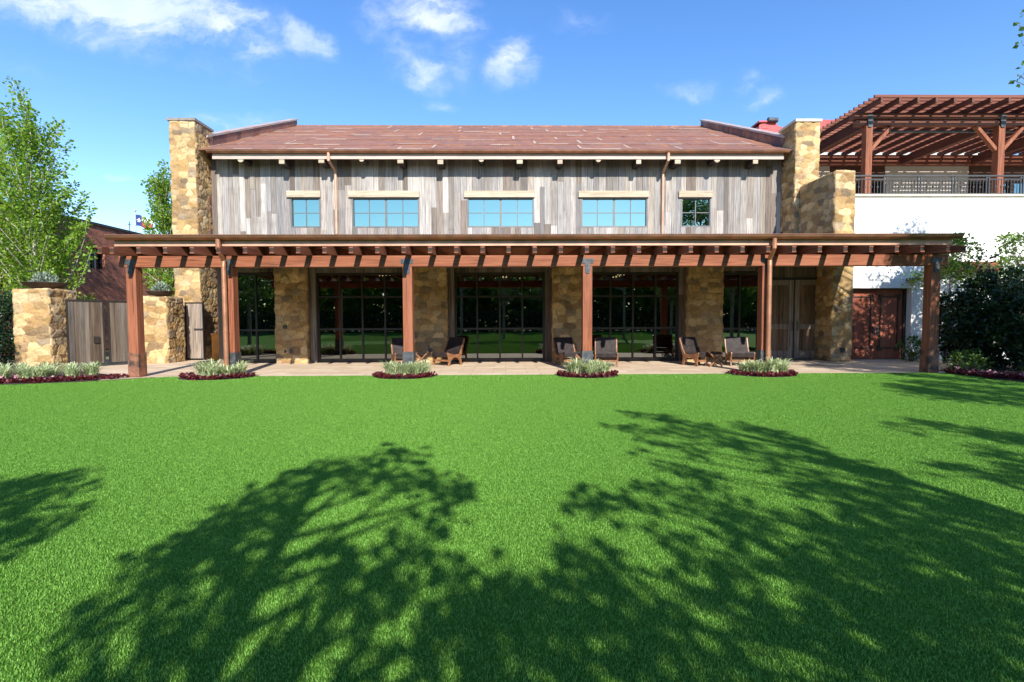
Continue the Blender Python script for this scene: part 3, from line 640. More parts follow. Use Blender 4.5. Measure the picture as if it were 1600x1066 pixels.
# ------------------------------------------------------------------ veranda
ver = empty('veranda', (0, PY, 0)); tag(ver, 'long red stained timber veranda with copper gutter along the front of the barn', 'veranda')
BZ0, BZ1 = 2.703, 2.974; BXL, BXR = atY(185, 408, PY).x, atY(1482, 405, PY).x
mb = MB(); mb.box(BXL, BXR, PY, PY + .24, BZ0, BZ1); mb.build('beam', M_CEDAR_X, ver, bevel=.008)
POSTPX = [206.5, 358, 637, 918, 1197.5, 1460.5]; PX = [atY(p, 500, PY).x for p in POSTPX]; hw = .118
for i, x in enumerate(PX):
    m_ = MB(); m_.box(x - hw, x + hw, PY + .003, PY + .237, .0, BZ0 - .001); post = m_.build('post', M_CEDAR_Z, ver, bevel=.012)
    m_ = MB(); m_.box(x - hw - .016, x + hw + .016, PY - .014, PY + .254, 0, .60)
    for (dx, dzz) in ((-.07, .54), (.07, .54), (0, .25)): m_.tube([(x + dx, PY - .03, dzz), (x + dx, PY - .01, dzz)], .013, 6)
    m_.build('steel_shoe', M_STEEL if i not in (0, 5) else simple('rusty_steel', (.10, .07, .06), rough=.6, metal=.2, var=.5, sc=5, c2=(.24, .10, .055)), post)
    m_ = MB(); b0 = PY - .016
    m_.prism([(x - .15, 2.89), (x - .15, 2.80), (x - .125, 2.775), (x - .065, 2.775), (x - .062, 2.57), (x - .035, 2.525), (x + .035, 2.525), (x + .062, 2.57), (x + .065, 2.775), (x + .125, 2.775), (x + .15, 2.80), (x + .15, 2.89)], 'y', b0, PY - .001)
    for (dx, z) in ((-.11, 2.845), (.11, 2.845), (0, 2.6), (0, 2.72)): m_.tube([(x + dx, b0 - .016, z), (x + dx, b0 + .002, z)], .014, 6)
    m_.build('bracket', M_STEEL, post)
SLP = tan(radians(3.2)); TAIL = 11.30
def rz(y): return BZ1 + (y - PY) * SLP
FY_ = 11.80                                            # fascia plane, set back on the rafter tails
ZD0 = 3.172                                            # deck underside at the fascia
def zd(y): return ZD0 + (y - FY_) * SLP
def rafter_mesh(x):
    m_ = MB(); w = .048; e = 15.66; zb = rz(TAIL); zt = 3.083
    m_.prism([(TAIL + .02, zb + .035), (TAIL, zb + .03), (TAIL, zb), (e, rz(e)), (e, zd(e) - .002), (FY_, ZD0 - .002), (TAIL, zt), (TAIL, zt - .035), (TAIL + .02, zt - .04)], 'x', x - w, x + w)
    return m_
RX = [-9.30] + [.079 + .607 * k for k in range(-15, 18)] + [10.78]
r0_ = rafter_mesh(RX[0]).build('rafter', M_CEDAR_Y, ver); r0_.location = (0, 0, 0)
m_ = MB(); m_.box(RX[0] - .047, RX[0] + .047, TAIL + .010, TAIL + .019, rz(TAIL) + .036, 3.083 - .041); m_.build('end_grain', simple('dark_end_grain', (.04, .024, .016), rough=.9), r0_)
for x in RX[1:]: part_copy(r0_, ver, (x - RX[0], 0, 0))
VX0, VX1 = atY(161, 375, 11.6).x, atY(1506, 370, 11.6).x
RT0, RT1 = 3.405, 3.405 + 3.9 * SLP
m_ = MB(); m_.add([(VX0 + .1, FY_ + .002, zd(FY_)), (VX1 - .1, FY_ + .002, zd(FY_)), (VX1 - .1, 15.68, zd(15.68)), (VX0 + .1, 15.68, zd(15.68)), (VX0 + .1, FY_ + .002, RT0 - .02), (VX1 - .1, FY_ + .002, RT0 - .02), (VX1 - .1, 15.68, RT1 - .02), (VX0 + .1, 15.68, RT1 - .02)],
                   [(0, 3, 2, 1), (4, 5, 6, 7), (0, 1, 5, 4), (1, 2, 6, 5), (2, 3, 7, 6), (3, 0, 4, 7)]); m_.build('roof_deck', M_CEDAR_X, ver)
m_ = MB(); m_.box(VX0 + .13, VX1 - .13, FY_ - .04, FY_, ZD0 - .001, RT0 - .03); m_.build('fascia', M_COPPERL, ver)
g = halfpipe(VX0 + .05, VX1 - .02, FY_ - .137, RT0 - .010, .090)
x = VX0 + .3
while x < VX1: g.box(x, x + .025, FY_ - .228, FY_ - .045, RT0 - .009, RT0 + .002); x += .88
g.tube([(VX0 + .05, FY_ - .226, RT0 - .008), (VX1 - .02, FY_ - .226, RT0 - .008)], .012, 6); g.build('gutter', M_COPPER, ver)
n = int((VX1 - VX0) / .07 * 6); xx = np.linspace(VX0, VX1, n); zz = .013 * np.sin(2 * pi * xx / .07)
rows_ = [(FY_ - .2, RT0 + .02 - .2 * SLP), (15.72, RT1 + .02)]; V = [] 
for (y, z) in rows_ + [(15.72, RT1 + .014), (FY_ - .2, RT0 + .014 - .2 * SLP)]: V.append(np.stack([xx, np.full(n, y), z + zz], 1))
V = np.concatenate(V); I = np.arange(n - 1); Fq = []
for j in range(4): a = j * n; b = ((j + 1) % 4) * n; Fq.append(np.stack([a + I, a + I + 1, b + I + 1, b + I], 1))
npmesh('roof', V, np.concatenate(Fq), M_RUST, ver, col=np.ones((len(V), 3)) * (.22, .10, .075))
for (sp, pp, pc) in ((340.5, 352, 1), (1210, 1201, 4)):
    GYY = FY_ - .137; a = atY(sp, 378, GYY); xpost = atY(pp, 500, PY - .09).x
    m_ = MB(); m_.tube([(a.x, GYY, 3.32), (a.x, GYY, 3.10), (xpost, PY - .09, 2.86), (xpost, PY - .09, 2.7), (xpost, PY - .09, .02)], .056, 12)
    for z in (2.2, 1.12, .5): m_.tube([(xpost, PY - .09, z - .012), (xpost, PY - .09, z + .012)], .062, 12)
    m_.tube([(xpost, PY - .09, 1.12), (xpost, PY + .01, 1.12)], .012, 6)
    m_.build('downspout', M_COPPERL if False else simple('copper_pipe', (.46, .21, .12), rough=.4, metal=.55, var=.2, sc=3), ver)

# ------------------------------------------------------------------ white building with roof terrace
WY = 15.95; wb = empty('terrace_building', (20, WY, 0)); tag(wb, 'white rendered building with a roof terrace to the right of the barn', 'building')
TZ = atY(1450, 307.5, WY).z; DZ = atY(1370, 451, WY + .25).z
d0, d1 = 11.47, atY(1415.5, 500, WY + .2).x
ye = atY(1500, 361, WY).z
m_ = MB()                                              # front wall round the door opening, with reveal joints left open
jx = [d0, d1, atY(1452, 340, WY).x, atY(1571, 340, WY).x, 22, 30]
for (a, b) in zip(jx[:-1], jx[1:]):
    m_.box(a + (.004 if a > d0 else 0), b - .004, WY, WY + .4, ye + .012, TZ)
    m_.box(a + (.004 if a > d0 else 0), b - .004, WY, WY + .4, (DZ if b == d1 else 0), ye - .012)
m_.box(11.12, d0 + .01, WY + .03, WY + .37, 0, TZ - .02); m_.box(d0, 30, WY + .02, WY + .38, ye - .02, ye + .02)
for a in jx[2:-1]: m_.box(a - .02, a + .02, WY + .02, WY + .38, 0, TZ - .05)
m_.build('front_wall', M_STUCCO, wb)
m_ = MB(); m_.box(d0, 30, WY + .402, 21.4, TZ - .35, TZ - .1); m_.build('terrace_floor', M_COPING, wb)
m_ = MB(); m_.box(11.47, 11.8, WY + .402, 21.4, 0, TZ - .352); m_.box(29.7, 30, WY + .402, 21.4, 0, TZ - .352); m_.build('side_wall', M_STUCCO, wb)
m_ = MB(); m_.box(d0 - .02, 30.05, WY - .06, WY + .46, TZ, TZ + .075); m_.build('coping', M_COPING, wb, bevel=.01)
BY = 21.5
wins = [(1296, 1383), (1513, 1620)]; wx = [(atY(a, 280, BY).x, atY(b, 280, BY).x) for a, b in wins]; wzt = atY(1340, 257, BY).z
m_ = MB(); cur = 11.0
for (a, b) in wx: m_.box(cur, a, BY, BY + .3, TZ - .35, 8.25); m_.box(a, b, BY, BY + .3, wzt, 8.25); cur = b
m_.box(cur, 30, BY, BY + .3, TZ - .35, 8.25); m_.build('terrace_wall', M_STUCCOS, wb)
for (a, b) in wx:
    m_ = MB(); n = 3
    for k in range(n + 1): x = a + (b - a) * k / n; m_.box(x - .05, x + .05, BY + .05, BY + .15, TZ - .3, wzt - .001)
    m_.box(a + .05, b - .05, BY + .04, BY + .14, wzt - .75, wzt - .002); w = m_.build('terrace_window', simple('brown_frame', (.07, .03, .022), rough=.5), wb)
    g = MB(); g.box(a, b, BY + .18, BY + .19, TZ - .3, wzt - .01); g.build('pane', glassmat('terrace_glass', (.6, .95, .95), (.12, .13, .13), base=.3), w)
m_ = MB(); m_.box(11, 30, BY + 1.2, BY + 1.3, TZ - .35, 8.2); m_.build('interior_wall', M_INT, wb)
# railing
r0z = TZ + .075; r1z = atY(1450, 273.5, WY + .05).z; RYY = WY + .08; rx0 = 11.47; rx1 = 26
m_ = MB(); m_.box(rx0, rx1, RYY - .03, RYY + .03, r1z - .045, r1z); rl = m_.build('railing', M_IRON, wb)
px = 1383 - 53.3 * 2
while True:
    x = atY(px, 290, RYY).x
    if x > rx1: break
    if x > rx0 + .05:
        m2 = MB()
        for o in (-.045, .045): m2.box(x + o - .017, x + o + .017, RYY - .017, RYY + .017, r0z, r1z - .04)
        m2.box(x - .045, x + .045, RYY - .012, RYY + .012, r1z - .1, r1z - .07); m2.build('railing_post', M_IRON, rl)
    xn = atY(px + 53.3, 290, RYY).x; xa, xb_ = max(rx0, x + .062), xn - .062; m3 = MB()
    m3.box(xa, xb_, RYY - .012, RYY + .012, r1z - .145, r1z - .115); m3.box(xa, xb_, RYY - .012, RYY + .012, r0z + .03, r0z + .055)
    for k in range(1, 10):
        xb = x + .045 + (xn - x - .09) * k / 10
        if xb > rx0 + .03:
            m3.box(xb - .008, xb + .008, RYY - .008, RYY + .008, r0z + .050, r1z - .140)
            if k % 2 == 0: m3.box(xb - .022, xb + .022, RYY - .018, RYY + .018, r0z + .24, r0z + .29)
    m3.build('baluster_panel', M_IRON, rl)
    px += 53.3
# red panelled double doors
for k, (a, b) in enumerate(((d0 + .02, (d0 + d1) / 2 - .005), ((d0 + d1) / 2 + .005, d1 - .1))):
    y = WY + .25; m_ = MB(); m_.box(a, b, y, y + .06, .02, DZ - .03); lf = m_.build('door_leaf', M_RDOOR, wb)
    t = MB(); i0, i1, z0, z1 = a + .14, b - .14, .36, DZ - .26; w = .042
    def fr(x0, x1, zz0, zz1):
        t.box(x0, x1, y - .014, y - .0005, zz0, zz0 + w); t.box(x0, x1, y - .014, y - .0005, zz1 - w, zz1); t.box(x0, x0 + w, y - .014, y - .0005, zz0 + w, zz1 - w); t.box(x1 - w, x1, y - .014, y - .0005, zz0 + w, zz1 - w)
    fr(i0, i1, z0, z1)
    s = .10                                            # outer corner angles
    for (cx, sx_) in ((i0 - .06, 1), (i1 + .06, -1)):
        for (czz, sz_) in ((z0 - .06, 1), (z1 + .06, -1)):
            a0, a1 = sorted((cx, cx + sx_ * (s + .08))); b0, b1 = sorted((czz, czz + sz_ * w)); t.box(a0, a1, y - .014, y - .0005, b0, b1)
            a0, a1 = sorted((cx, cx + sx_ * w)); b0, b1 = sorted((czz + sz_ * w, czz + sz_ * (s + .08))); t.box(a0, a1, y - .014, y - .0005, b0, b1)
    t.build('panel_trim', M_FRAME, lf)
    hx = b - .07 if k == 0 else a + .07; h = MB(); h.box(hx - .028, hx + .028, y - .012, y - .0005, .80, 1.12); h.tube([(hx, y - .012, .9), (hx, y - .06, .91), (hx, y - .06, 1.06), (hx, y - .012, 1.07)], .012, 8); h.build('handle', M_STEEL, lf)
m_ = MB(); m_.box(d0, d1, WY + .2, WY + .33, DZ - .03, DZ); m_.box(d1 - .1, d1, WY + .2, WY + .33, 0, DZ - .031); m_.build('door_frame', M_FRAME, wb)
a = atY(1482, 416, WY - .3); b = atY(1567, 416, WY - .3); m_ = MB(); m_.box(a.x, b.x, WY - .28, WY - .005, a.z - .17, a.z + .15); m_.build('wall_beam', M_CEDAR_X, wb, bevel=.01)
m_ = MB(); m_.box(atY(1424, 418, WY - .2).x, atY(1443, 418, WY - .2).x, WY - .25, WY - .005, 2.62, 2.70); m_.build('wall_lamp', M_STEEL, wb)

# terrace pergola
TP = empty('terrace_pergola', (18, 17, TZ)); tag(TP, 'red brown timber pergola with open slats over the white roof terrace', 'pergola')
PGY = 17.0; pz0 = atY(1450, 196, PGY).z; pz1 = atY(1450, 178, PGY).z; zf = TZ - .1
PXS = [atY(1357, 250, PGY).x, atY(1563.5, 250, PGY).x, 20.5, 24.5]
m_ = MB(); m_.box(PXS[0] - .45, 27, PGY - .0, PGY + .2, pz0, (pz0 + pz1) / 2 - .01); m_.box(PXS[0] - .55, 27.1, PGY - .04, PGY + .24, (pz0 + pz1) / 2 + .01, pz1); m_.box(PXS[0] - .4, 27, PGY + .03, PGY + .17, (pz0 + pz1) / 2 - .012, (pz0 + pz1) / 2 + .012); m_.build('front_beam', M_PERG_X, TP, bevel=.008)
for i, x in enumerate(PXS):
    m_ = MB(); m_.box(x - .115, x + .115, PGY - .02, PGY + .21, zf, pz0 - .001); p = m_.build('post', M_CEDAR_Z, TP, bevel=.012)
    m_ = MB(); m_.prism([(x - .09, pz1 - .02), (x - .09, pz0 + .02), (x - .06, pz0 - .08), (x + .06, pz0 - .08), (x + .09, pz0 + .02), (x + .09, pz1 - .02)], 'y', PGY - .056, PGY - .041); m_.build('bracket', M_STEEL, p)
    m_ = MB(); m_.bar((x, PGY + .24, pz0 + .15), (x, BY - .02, pz0 + .15), .2, .3); m_.build('cross_beam', M_PERG_SHADED_Y, TP)
    for sg in ((1,) if i == 0 else (-1, 1)):
        m_ = MB(); m_.bar((x + sg * .115, PGY + .095, pz0 - .82), (x + sg * .86, PGY + .095, pz0 + .01), .11, .14, up=(0, 1, 0)); m_.build('brace', M_CEDAR_Z, TP, bevel=.006)
m_ = MB(); m_.tube([(PXS[0] + .2, PGY + .3, pz0 - .1), (26, PGY + .3, pz0 - .1)], .045, 8); m_.build('roller', M_STEEL, TP)
m_ = MB(); m_.box(11.3, 27, BY - .3, BY - .08, pz0 - .02, pz1); m_.build('rear_beam', M_PERG_X, TP)
rx = PXS[0] - .28; k0 = None
while rx < 27:
    if k0 is None:
        m_ = MB(); m_.box(rx - .035, rx + .035, 16.1, BY - .02, pz1 + .001, pz1 + .17); k0 = m_.build('rafter', M_PERG_SHADED_Y, TP); x00 = rx
    else: part_copy(k0, TP, (rx - x00, 0, 0))
    rx += .61
sy = 16.14; k0 = None
while sy < BY - .02:
    if k0 is None:
        m_ = MB(); m_.box(12.22, 27.3, sy, sy + .06, pz1 + .171, pz1 + .26); k0 = m_.build('slat', M_PERG_X, TP); y00 = sy
    else: part_copy(k0, TP, (0, sy - y00, 0))
    sy += .235

# red metal roof and rooftop machine behind
RB = empty('red_roofed_building', (19, 29, 0)); tag(RB, 'red metal roofed building showing behind the right stone chimney', 'building')
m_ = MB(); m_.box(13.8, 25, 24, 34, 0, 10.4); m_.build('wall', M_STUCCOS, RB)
m_ = MB(); m_.prism([(23.7, 10.42), (34.3, 10.42), (34.3, 10.6), (29, 11.25), (23.7, 11.02)], 'x', 15.3, 25.3); m_.build('roof', M_REDPAINT, RB)
RM = empty('roof_ventilator', (14.6, 27, 10.4)); tag(RM, 'red rooftop ventilator with a grey cylinder on top beyond the right gable', 'ventilator')
a = atY(1180, 207, 27); b = atY(1218, 207, 27); z0 = 10.40; z1 = atY(1195, 193.5, 27).z
m_ = MB(); m_.prism([(a.x, z0), (b.x, z0), (b.x, a.z + .12), (b.x - .3, a.z + .2), (b.x - .45, z1 - .05), (a.x + .25, z1), (a.x, z1 - .25)], 'y', 26.6, 27.6); m_.box(a.x - .06, b.x - .55, 26.5, 27.7, z1 - .12, z1 - .02); m_.build('housing', M_REDPAINT, RM, bevel=.02)
m_ = MB(); c = atY(1206, 187.5, 26.5); m_.tube([(c.x - .22, 26.5, c.z), (c.x + .30, 26.5, c.z - .02)], .13, 14); m_.build('motor', M_STEEL, RM)
m_ = MB(); m_.box(a.x + .15, a.x + .5, 26.58, 26.6, a.z + .05, a.z + .3); m_.build('hatch', M_REDPAINT, RM)

# ------------------------------------------------------------------ brick building on the left
BB = empty('brick_building', (-26, 25, 0)); tag(BB, 'red brick warehouse with dark coping behind the trees on the left', 'building')
BX = -20.; bh = atX(225, 369.5, BX).z
def wx_(px0, px1, py0, py1):
    a, b = atX(px0, (py0 + py1) / 2, BX), atX(px1, (py0 + py1) / 2, BX); m = atX((px0 + px1) / 2, py0, BX).z; l = atX((px0 + px1) / 2, py1, BX).z; return a.y, b.y, l, m
bw = [wx_(138, 164, 388, 420), wx_(-22, 8, 440, 456)]
m_ = MB(); ys = sorted([(w[0], w[1], w[2], w[3]) for w in bw]); cur = 8.
for (a, b, l, t) in ys:
    m_.box(BX - .35, BX, cur, a, 0, bh); m_.box(BX - .35, BX, a, b, 0, l); m_.box(BX - .35, BX, a, b, t, bh); cur = b
m_.box(BX - .35, BX, cur, 48, 0, bh); m_.box(-34, BX - .35, 47.7, 48, 0, bh); m_.box(-34, BX - .35, 8, 8.3, 0, bh); m_.box(-34, -33.7, 8.3, 47.7, 0, bh); m_.build('wall', M_BRICK, BB)
m_ = MB(); m_.box(-34, BX - .36, 8.3, 47.7, bh - .4, bh - .3); m_.build('roof', M_CAP, BB)
m_ = MB(); m_.box(BX - .42, BX + .06, 7.9, 48.1, bh, bh + .12); m_.build('coping', simple('dark_coping', (.03, .026, .026), rough=.6), BB)
for (a, b, l, t) in ys:
    m_ = MB(); m_.box(BX - .2, BX - .14, a, a + .06, l, t); m_.box(BX - .2, BX - .14, b - .06, b, l, t); m_.box(BX - .2, BX - .14, (a + b) / 2 - .03, (a + b) / 2 + .03, l, t); m_.box(BX - .2, BX - .14, a + .06, b - .06, t - .06, t)
    w = m_.build('window', M_FRAME, BB); g = MB(); g.box(BX - .24, BX - .23, a, b, l, t); g.build('pane', simple('dark_pane', (.012, .02, .025), rough=.08, var=.1), w)

# ------------------------------------------------------------------ gate piers, gates, bowls
def pier(x0, x1, y0, y1, h, seed, label):
    o = stone_box('gate_pier', x0, x1, y0, y1, -.03, h, ('front', 'right', 'top'), None, ((x0 + x1) / 2, (y0 + y1) / 2, 0), seed=seed, size=1.15, amp=1.2, res=.025); tag(o, label, 'stone pier'); return o
P1 = (-13.93, -12.95, 13.9, 14.85); h1 = atY(56, 452.5, 13.9).z
P2 = (-11.93, -11.10, 16.0, 16.88); h2 = atY(245, 464.5, 16.0).z
pier(*P1, h1, 40, 'larger square stone pier at the left end of the plank gates, in the flower border')
pier(*P2, h2, 41, 'smaller square stone pier between the plank double gates and the narrow gate')
def bowl(cx, cy, z, r, label, plabel):
    m_ = MB(); m_.lathe([(0, 0), (r * .35, 0), (r * .75, .07), (r, .19), (r * 1.03, .20), (r * .96, .195), (r * .7, .10), (0, .09)], 36, (cx, cy, z)); o = m_.build('planter_bowl', M_BOWL, None, (cx, cy, z), smooth=True); tag(o, label, 'planter')
    V = []; n = 700; b = rng.normal(0, 1, (n, 3)); b /= np.linalg.norm(b, axis=1)[:, None]; b[:, 2] = np.abs(b[:, 2]); rr = rng.uniform(.15, 1, n)[:, None]
    P = np.array((cx, cy, z + .14)) + b * rr * np.array((r * .62, r * .62, .34)); D = b * .6 + rng.normal(0, .3, (n, 3)) + (0, 0, .6)
    o2 = leaves('potted_plant', P, D, .085, .22, M_GREY, None, (cx, cy, z + .1)); tag(o2, plabel, 'plant')
def leaves(name, P, D, size, aspect, mat, parent=None, origin=None, cval=None, jit=.4, fold=True):
    """one mesh of small kite-shaped leaves at points P pointing along D"""
    n = len(P); D = D / np.maximum(np.linalg.norm(D, axis=1), 1e-6)[:, None]; R = rng.normal(0, 1, (n, 3)); S = np.cross(D, R); S /= np.maximum(np.linalg.norm(S, axis=1), 1e-6)[:, None]
    L = size * rng.uniform(1 - jit, 1 + jit, n)[:, None]; W = L * aspect; N = np.cross(S, D)
    a = P; b = P + D * L * .45 + S * W + N * L * .10; c = P + D * L; d = P + D * L * .45 - S * W + N * L * .10
    V = np.stack([a, b, c, d], 1).reshape(-1, 3); Fq = np.arange(4 * n).reshape(n, 4)
    cv = rng.random(n) if cval is None else cval
    return npmesh(name, V, Fq, mat, parent, origin, fcol=np.repeat(cv[:, None], 3, 1))
bowl(-13.42, 14.35, h1 + .02, .52, 'wide dark metal bowl on top of the larger stone gate pier', 'grey green plant in the bowl on the larger stone gate pier')
bowl(-11.55, 16.42, h2 + .02, .40, 'smaller dark metal bowl on top of the stone pier beside the narrow gate', 'grey green plant in the bowl beside the narrow gate')
GT = empty('double_gate', (-12.3, 15.1, 0)); tag(GT, 'double gate of dark weathered planks in a black frame between two stone piers', 'gate')
ga = Vector((-12.93, 14.38, 0)); gb = Vector((-11.90, 16.05, 0)); gd = (gb - ga); gl = gd.length; gd.normalize(); gn = Vector((gd.y, -gd.x, 0))
gtz = atY(150, 468, 14.6).z
def on_gate(mb, s0, s1, n0, n1, z0, z1):
    vs = [ga + gd * s + gn * q + Vector((0, 0, z)) for z in (z0, z1) for (s, q) in ((s0, n0), (s1, n0), (s1, n1), (s0, n1))]
    mb.add(vs, [(0, 3, 2, 1), (4, 5, 6, 7), (0, 1, 5, 4), (1, 2, 6, 5), (2, 3, 7, 6), (3, 0, 4, 7)])
gap = .05
for k, (s0, s1) in enumerate(((.03, gl / 2 - gap), (gl / 2 + gap, gl - .03))):
    m_ = MB(); s = s0 + .035
    while s < s1 - .04:
        e = min(s + random.uniform(.11, .17), s1 - .035); kk = random.uniform(.5, .78); m_.cur = tuple(c * kk for c in random.choice(PAL_DARK[:4])); on_gate(m_, s + .003, e - .003, -.02 - random.uniform(0, .008), .02, .10, gtz - .06); s = e
    lf = m_.build('gate_leaf', M_BOARD, GT, color=True)
    f = MB(); on_gate(f, s0, s0 + .034, -.035, .035, .06, gtz); on_gate(f, s1 - .034, s1, -.035, .035, .06, gtz); on_gate(f, s0 + .034, s1 - .034, -.035, .035, gtz - .055, gtz); on_gate(f, s0 + .034, s1 - .034, -.035, .035, .06, .098); f.build('leaf_frame', M_FRAME, lf)
    l = MB(); sl0 = s1 - .28 if k == 0 else s0 + .1
    if k == 0: on_gate(l, sl0, sl0 + .13, .021, .06, .72, .92)
    else:
        on_gate(l, s1 - .02, s1 + .07, .02, .06, .45, .58); on_gate(l, s1 - .02, s1 + .07, .02, .06, 1.75, 1.88)
    l.build('latch' if k == 0 else 'hinge', M_FRAME, lf)
SG = empty('narrow_gate', (-11.1, 17.2, 0)); tag(SG, 'narrow plank gate in a steel frame between the stone pier and the left chimney', 'gate')
gx0_, gx1_ = atY(290.5, 515, 17.25).x, atY(318.5, 515, 17.25).x; gz1_ = atY(304, 472.5, 17.25).z; m_ = MB()
boards(m_, gx0_ + .03, gx1_ - .03, .06, gz1_ - .04, 17.25, pal=[(1.9, 1.8, 1.7), (2.2, 1.9, 1.5), (1.6, 1.6, 1.65)], th=.03, wmin=.12, wmax=.2, lmin=3, lmax=4); lf = m_.build('gate_leaf', M_BOARD, SG, color=True)
m_ = MB(); m_.box(gx0_, gx0_ + .029, 17.22, 17.3, .03, gz1_); m_.box(gx1_ - .029, gx1_, 17.22, 17.3, .03, gz1_); m_.box(gx0_ + .029, gx1_ - .029, 17.22, 17.3, gz1_ - .038, gz1_); m_.box(gx0_ + .029, gx1_ - .029, 17.22, 17.3, .03, .058); m_.build('gate_frame', M_FRAME, SG)
m_ = MB(); m_.box(gx1_ - .32, gx1_ - .03, 17.19, 17.225, 1.08, 1.12); m_.build('latch', M_IRON, SG)
# corten box
cx0, cx1 = atY(331.5, 545, 17.0).x, atY(348, 545, 17.0).x; ct = atY(338, 522.5, 17.0).z
m_ = MB(); m_.box(cx0, cx1, 16.98, 17.36, .0, ct); m_.box(cx0 - .012, cx1 + .012, 16.968, 17.372, ct, ct + .025); m_.box(cx0 + .02, cx1 - .02, 16.972, 16.98, .04, ct - .05)
o = m_.build('steel_box', M_CORTEN, None, ((cx0 + cx1) / 2, 17.17, 0), bevel=.006); tag(o, 'tall rusty orange steel box standing beside the left chimney', 'metal box')
# flag
FP = empty('flagpole', (atY(211, 400, 44).x, 44, 0)); tag(FP, 'tall flagpole with a blue, white and red flag behind the left wing', 'flagpole')
p = atY(211, 331, 44); m_ = MB(); m_.tube([(p.x, 44, 0), (p.x, 44, p.z)], [.09, .05], 10); m_.lathe([(0, -.12), (.10, -.05), (.12, 0), (.1, .06), (0, .12)], 12, (p.x, 44, p.z + .1)); m_.build('pole', simple('grey_pole', (.45, .45, .46), rough=.4, metal=.4), FP)
V = []; Fq = []; Cc = []; nx, nz = 26, 14; fw, fh = 1.62, .98; zt = p.z - .25
for i in range(nx + 1):
    for j in range(nz + 1):
        u, v = i / nx, j / nz; V.append((p.x + .06 + u * fw * .93, 44 + .16 * u * sin(u * 9 + v), zt - v * fh - .42 * u + .06 * sin(u * 7)))
for i in range(nx):
    for j in range(nz):
        a = i * (nz + 1) + j; Fq.append((a, a + nz + 1, a + nz + 2, a + 1)); u = (i + .5) / nx; v = (j + .5) / nz
        if u < .33:
            dx, dz_ = (u - .165) * fw, (v - .5) * fh; ang = atan2(dx, -dz_); rr = sqrt(dx * dx + dz_ * dz_); star = .22 * (.52 + .48 * abs(((ang / (2 * pi / 5)) % 1) * 2 - 1) ** 1.3)
            Cc.append((.6, .6, .62) if rr < star else (.025, .045, .17))
        else: Cc.append((.6, .58, .58) if v < .5 else (.36, .05, .045))
npmesh('flag', V, Fq, M_FLAG, FP, fcol=np.array(Cc))
p = atY(202, 346, 50); m_ = MB(); m_.tube([(p.x, 50, 0), (p.x, 50, p.z)], [.06, .04], 8); m_.tube([(p.x - .14, 50, p.z - .3), (p.x + .14, 50, p.z - .3)], .04, 6)
tag(m_.build('aerial_mast', M_STEEL, None, (p.x, 50, 0)), 'thin grey mast just left of the flagpole', 'mast')

# ------------------------------------------------------------------ lounge chairs and stools
def chair_build(label):
    root = empty('lounge_chair'); tag(root, label, 'chair', 'leather lounge chairs on the veranda')
    W = .34; WL[root.name] = Vector((0, 0, 0))
    for s in (-1, 1):
        m_ = MB(); x0, x1 = sorted((s * W, s * (W - .038)))
        # side panel: arched legs under a seat rail that sweeps up into the back stile
        arch = [(-.235 + .0, 0)] + [(-.235 + .235 - .235 * cos(t), .245 * sin(t)) for t in np.linspace(.25, pi - .25, 9)] + [(.235, 0)]
        outer = [(.325, 0), (.285, .13), (.27, .26), (.36, .50), (.455, .80), (.415, .81), (.30, .52), (.20, .345), (.02, .325), (-.18, .36), (-.335, .405), (-.35, .37), (-.31, .25), (-.285, .13), (-.315, 0)]
        m_.prism(arch + outer, 'x', x0, x1); m_.build('side_frame', M_CHAIRWOOD, root, bevel=.006)
    def sling(pts, name, w=.302, th=.012):
        m_ = MB(); up_ = [(y, z + th) for y, z in pts]; m_.prism(pts + up_[::-1], 'x', -w, w); return m_.build(name, M_LEATHER, root, bevel=.003)
    sling([(-.345, .27), (-.352, .375), (-.335, .412), (-.18, .355), (.02, .315), (.16, .325), (.22, .35)], 'seat_sling')
    sling([(.215, .365), (.29, .50), (.36, .655), (.43, .822)], 'back_sling', th=.014)
    for (y, z, w, h, nm) in ((-.30, .155, .035, .055, 'front_rail'), (.275, .175, .03, .05, 'rear_rail')):
        m_ = MB(); m_.box(-W + .038, W - .038, y - w / 2, y + w / 2, z - h / 2, z + h / 2); m_.build(nm, M_CHAIRWOOD, root, bevel=.004)
    m_ = MB(); m_.tube([(-W, .435, .79), (W, .435, .79)], .017, 8); m_.build('top_rail', M_CHAIRWOOD, root)
    return root
def gpt(px, py): return atZ(px, py, 0.)
CH_ = [(632, 571, 22, 'dark leather lounge chair half hidden behind the second brown post from the left end of the lawn beds'),
       (699, 570, -36, 'dark leather lounge chair turned left, in front of the stone left of the middle doors'),
       (888, 570.5, 16, 'dark leather lounge chair turned right, in front of the stone right of the middle doors'),
       (947, 571, -10, 'dark leather lounge chair partly hidden by the post right of the middle doors'),
       (1090, 570.5, 24, 'dark leather lounge chair turned right before the stone pier, next to a low stool'),
       (1155, 570.5, -10, 'dark leather lounge chair facing the lawn before the tall right window')]
CH_[0] = (632, 571, 22, 'dark leather lounge chair mostly hidden behind the post left of the middle doors')
c0 = None
for (px, py, rot, lab) in CH_:
    if c0 is None: o = c0 = chair_build(lab)
    else: o = copy_tree(c0); o['label'] = lab
    g = gpt(px, py); o.location = (g.x, g.y - .02, 0); o.rotation_euler = (0, 0, radians(rot))
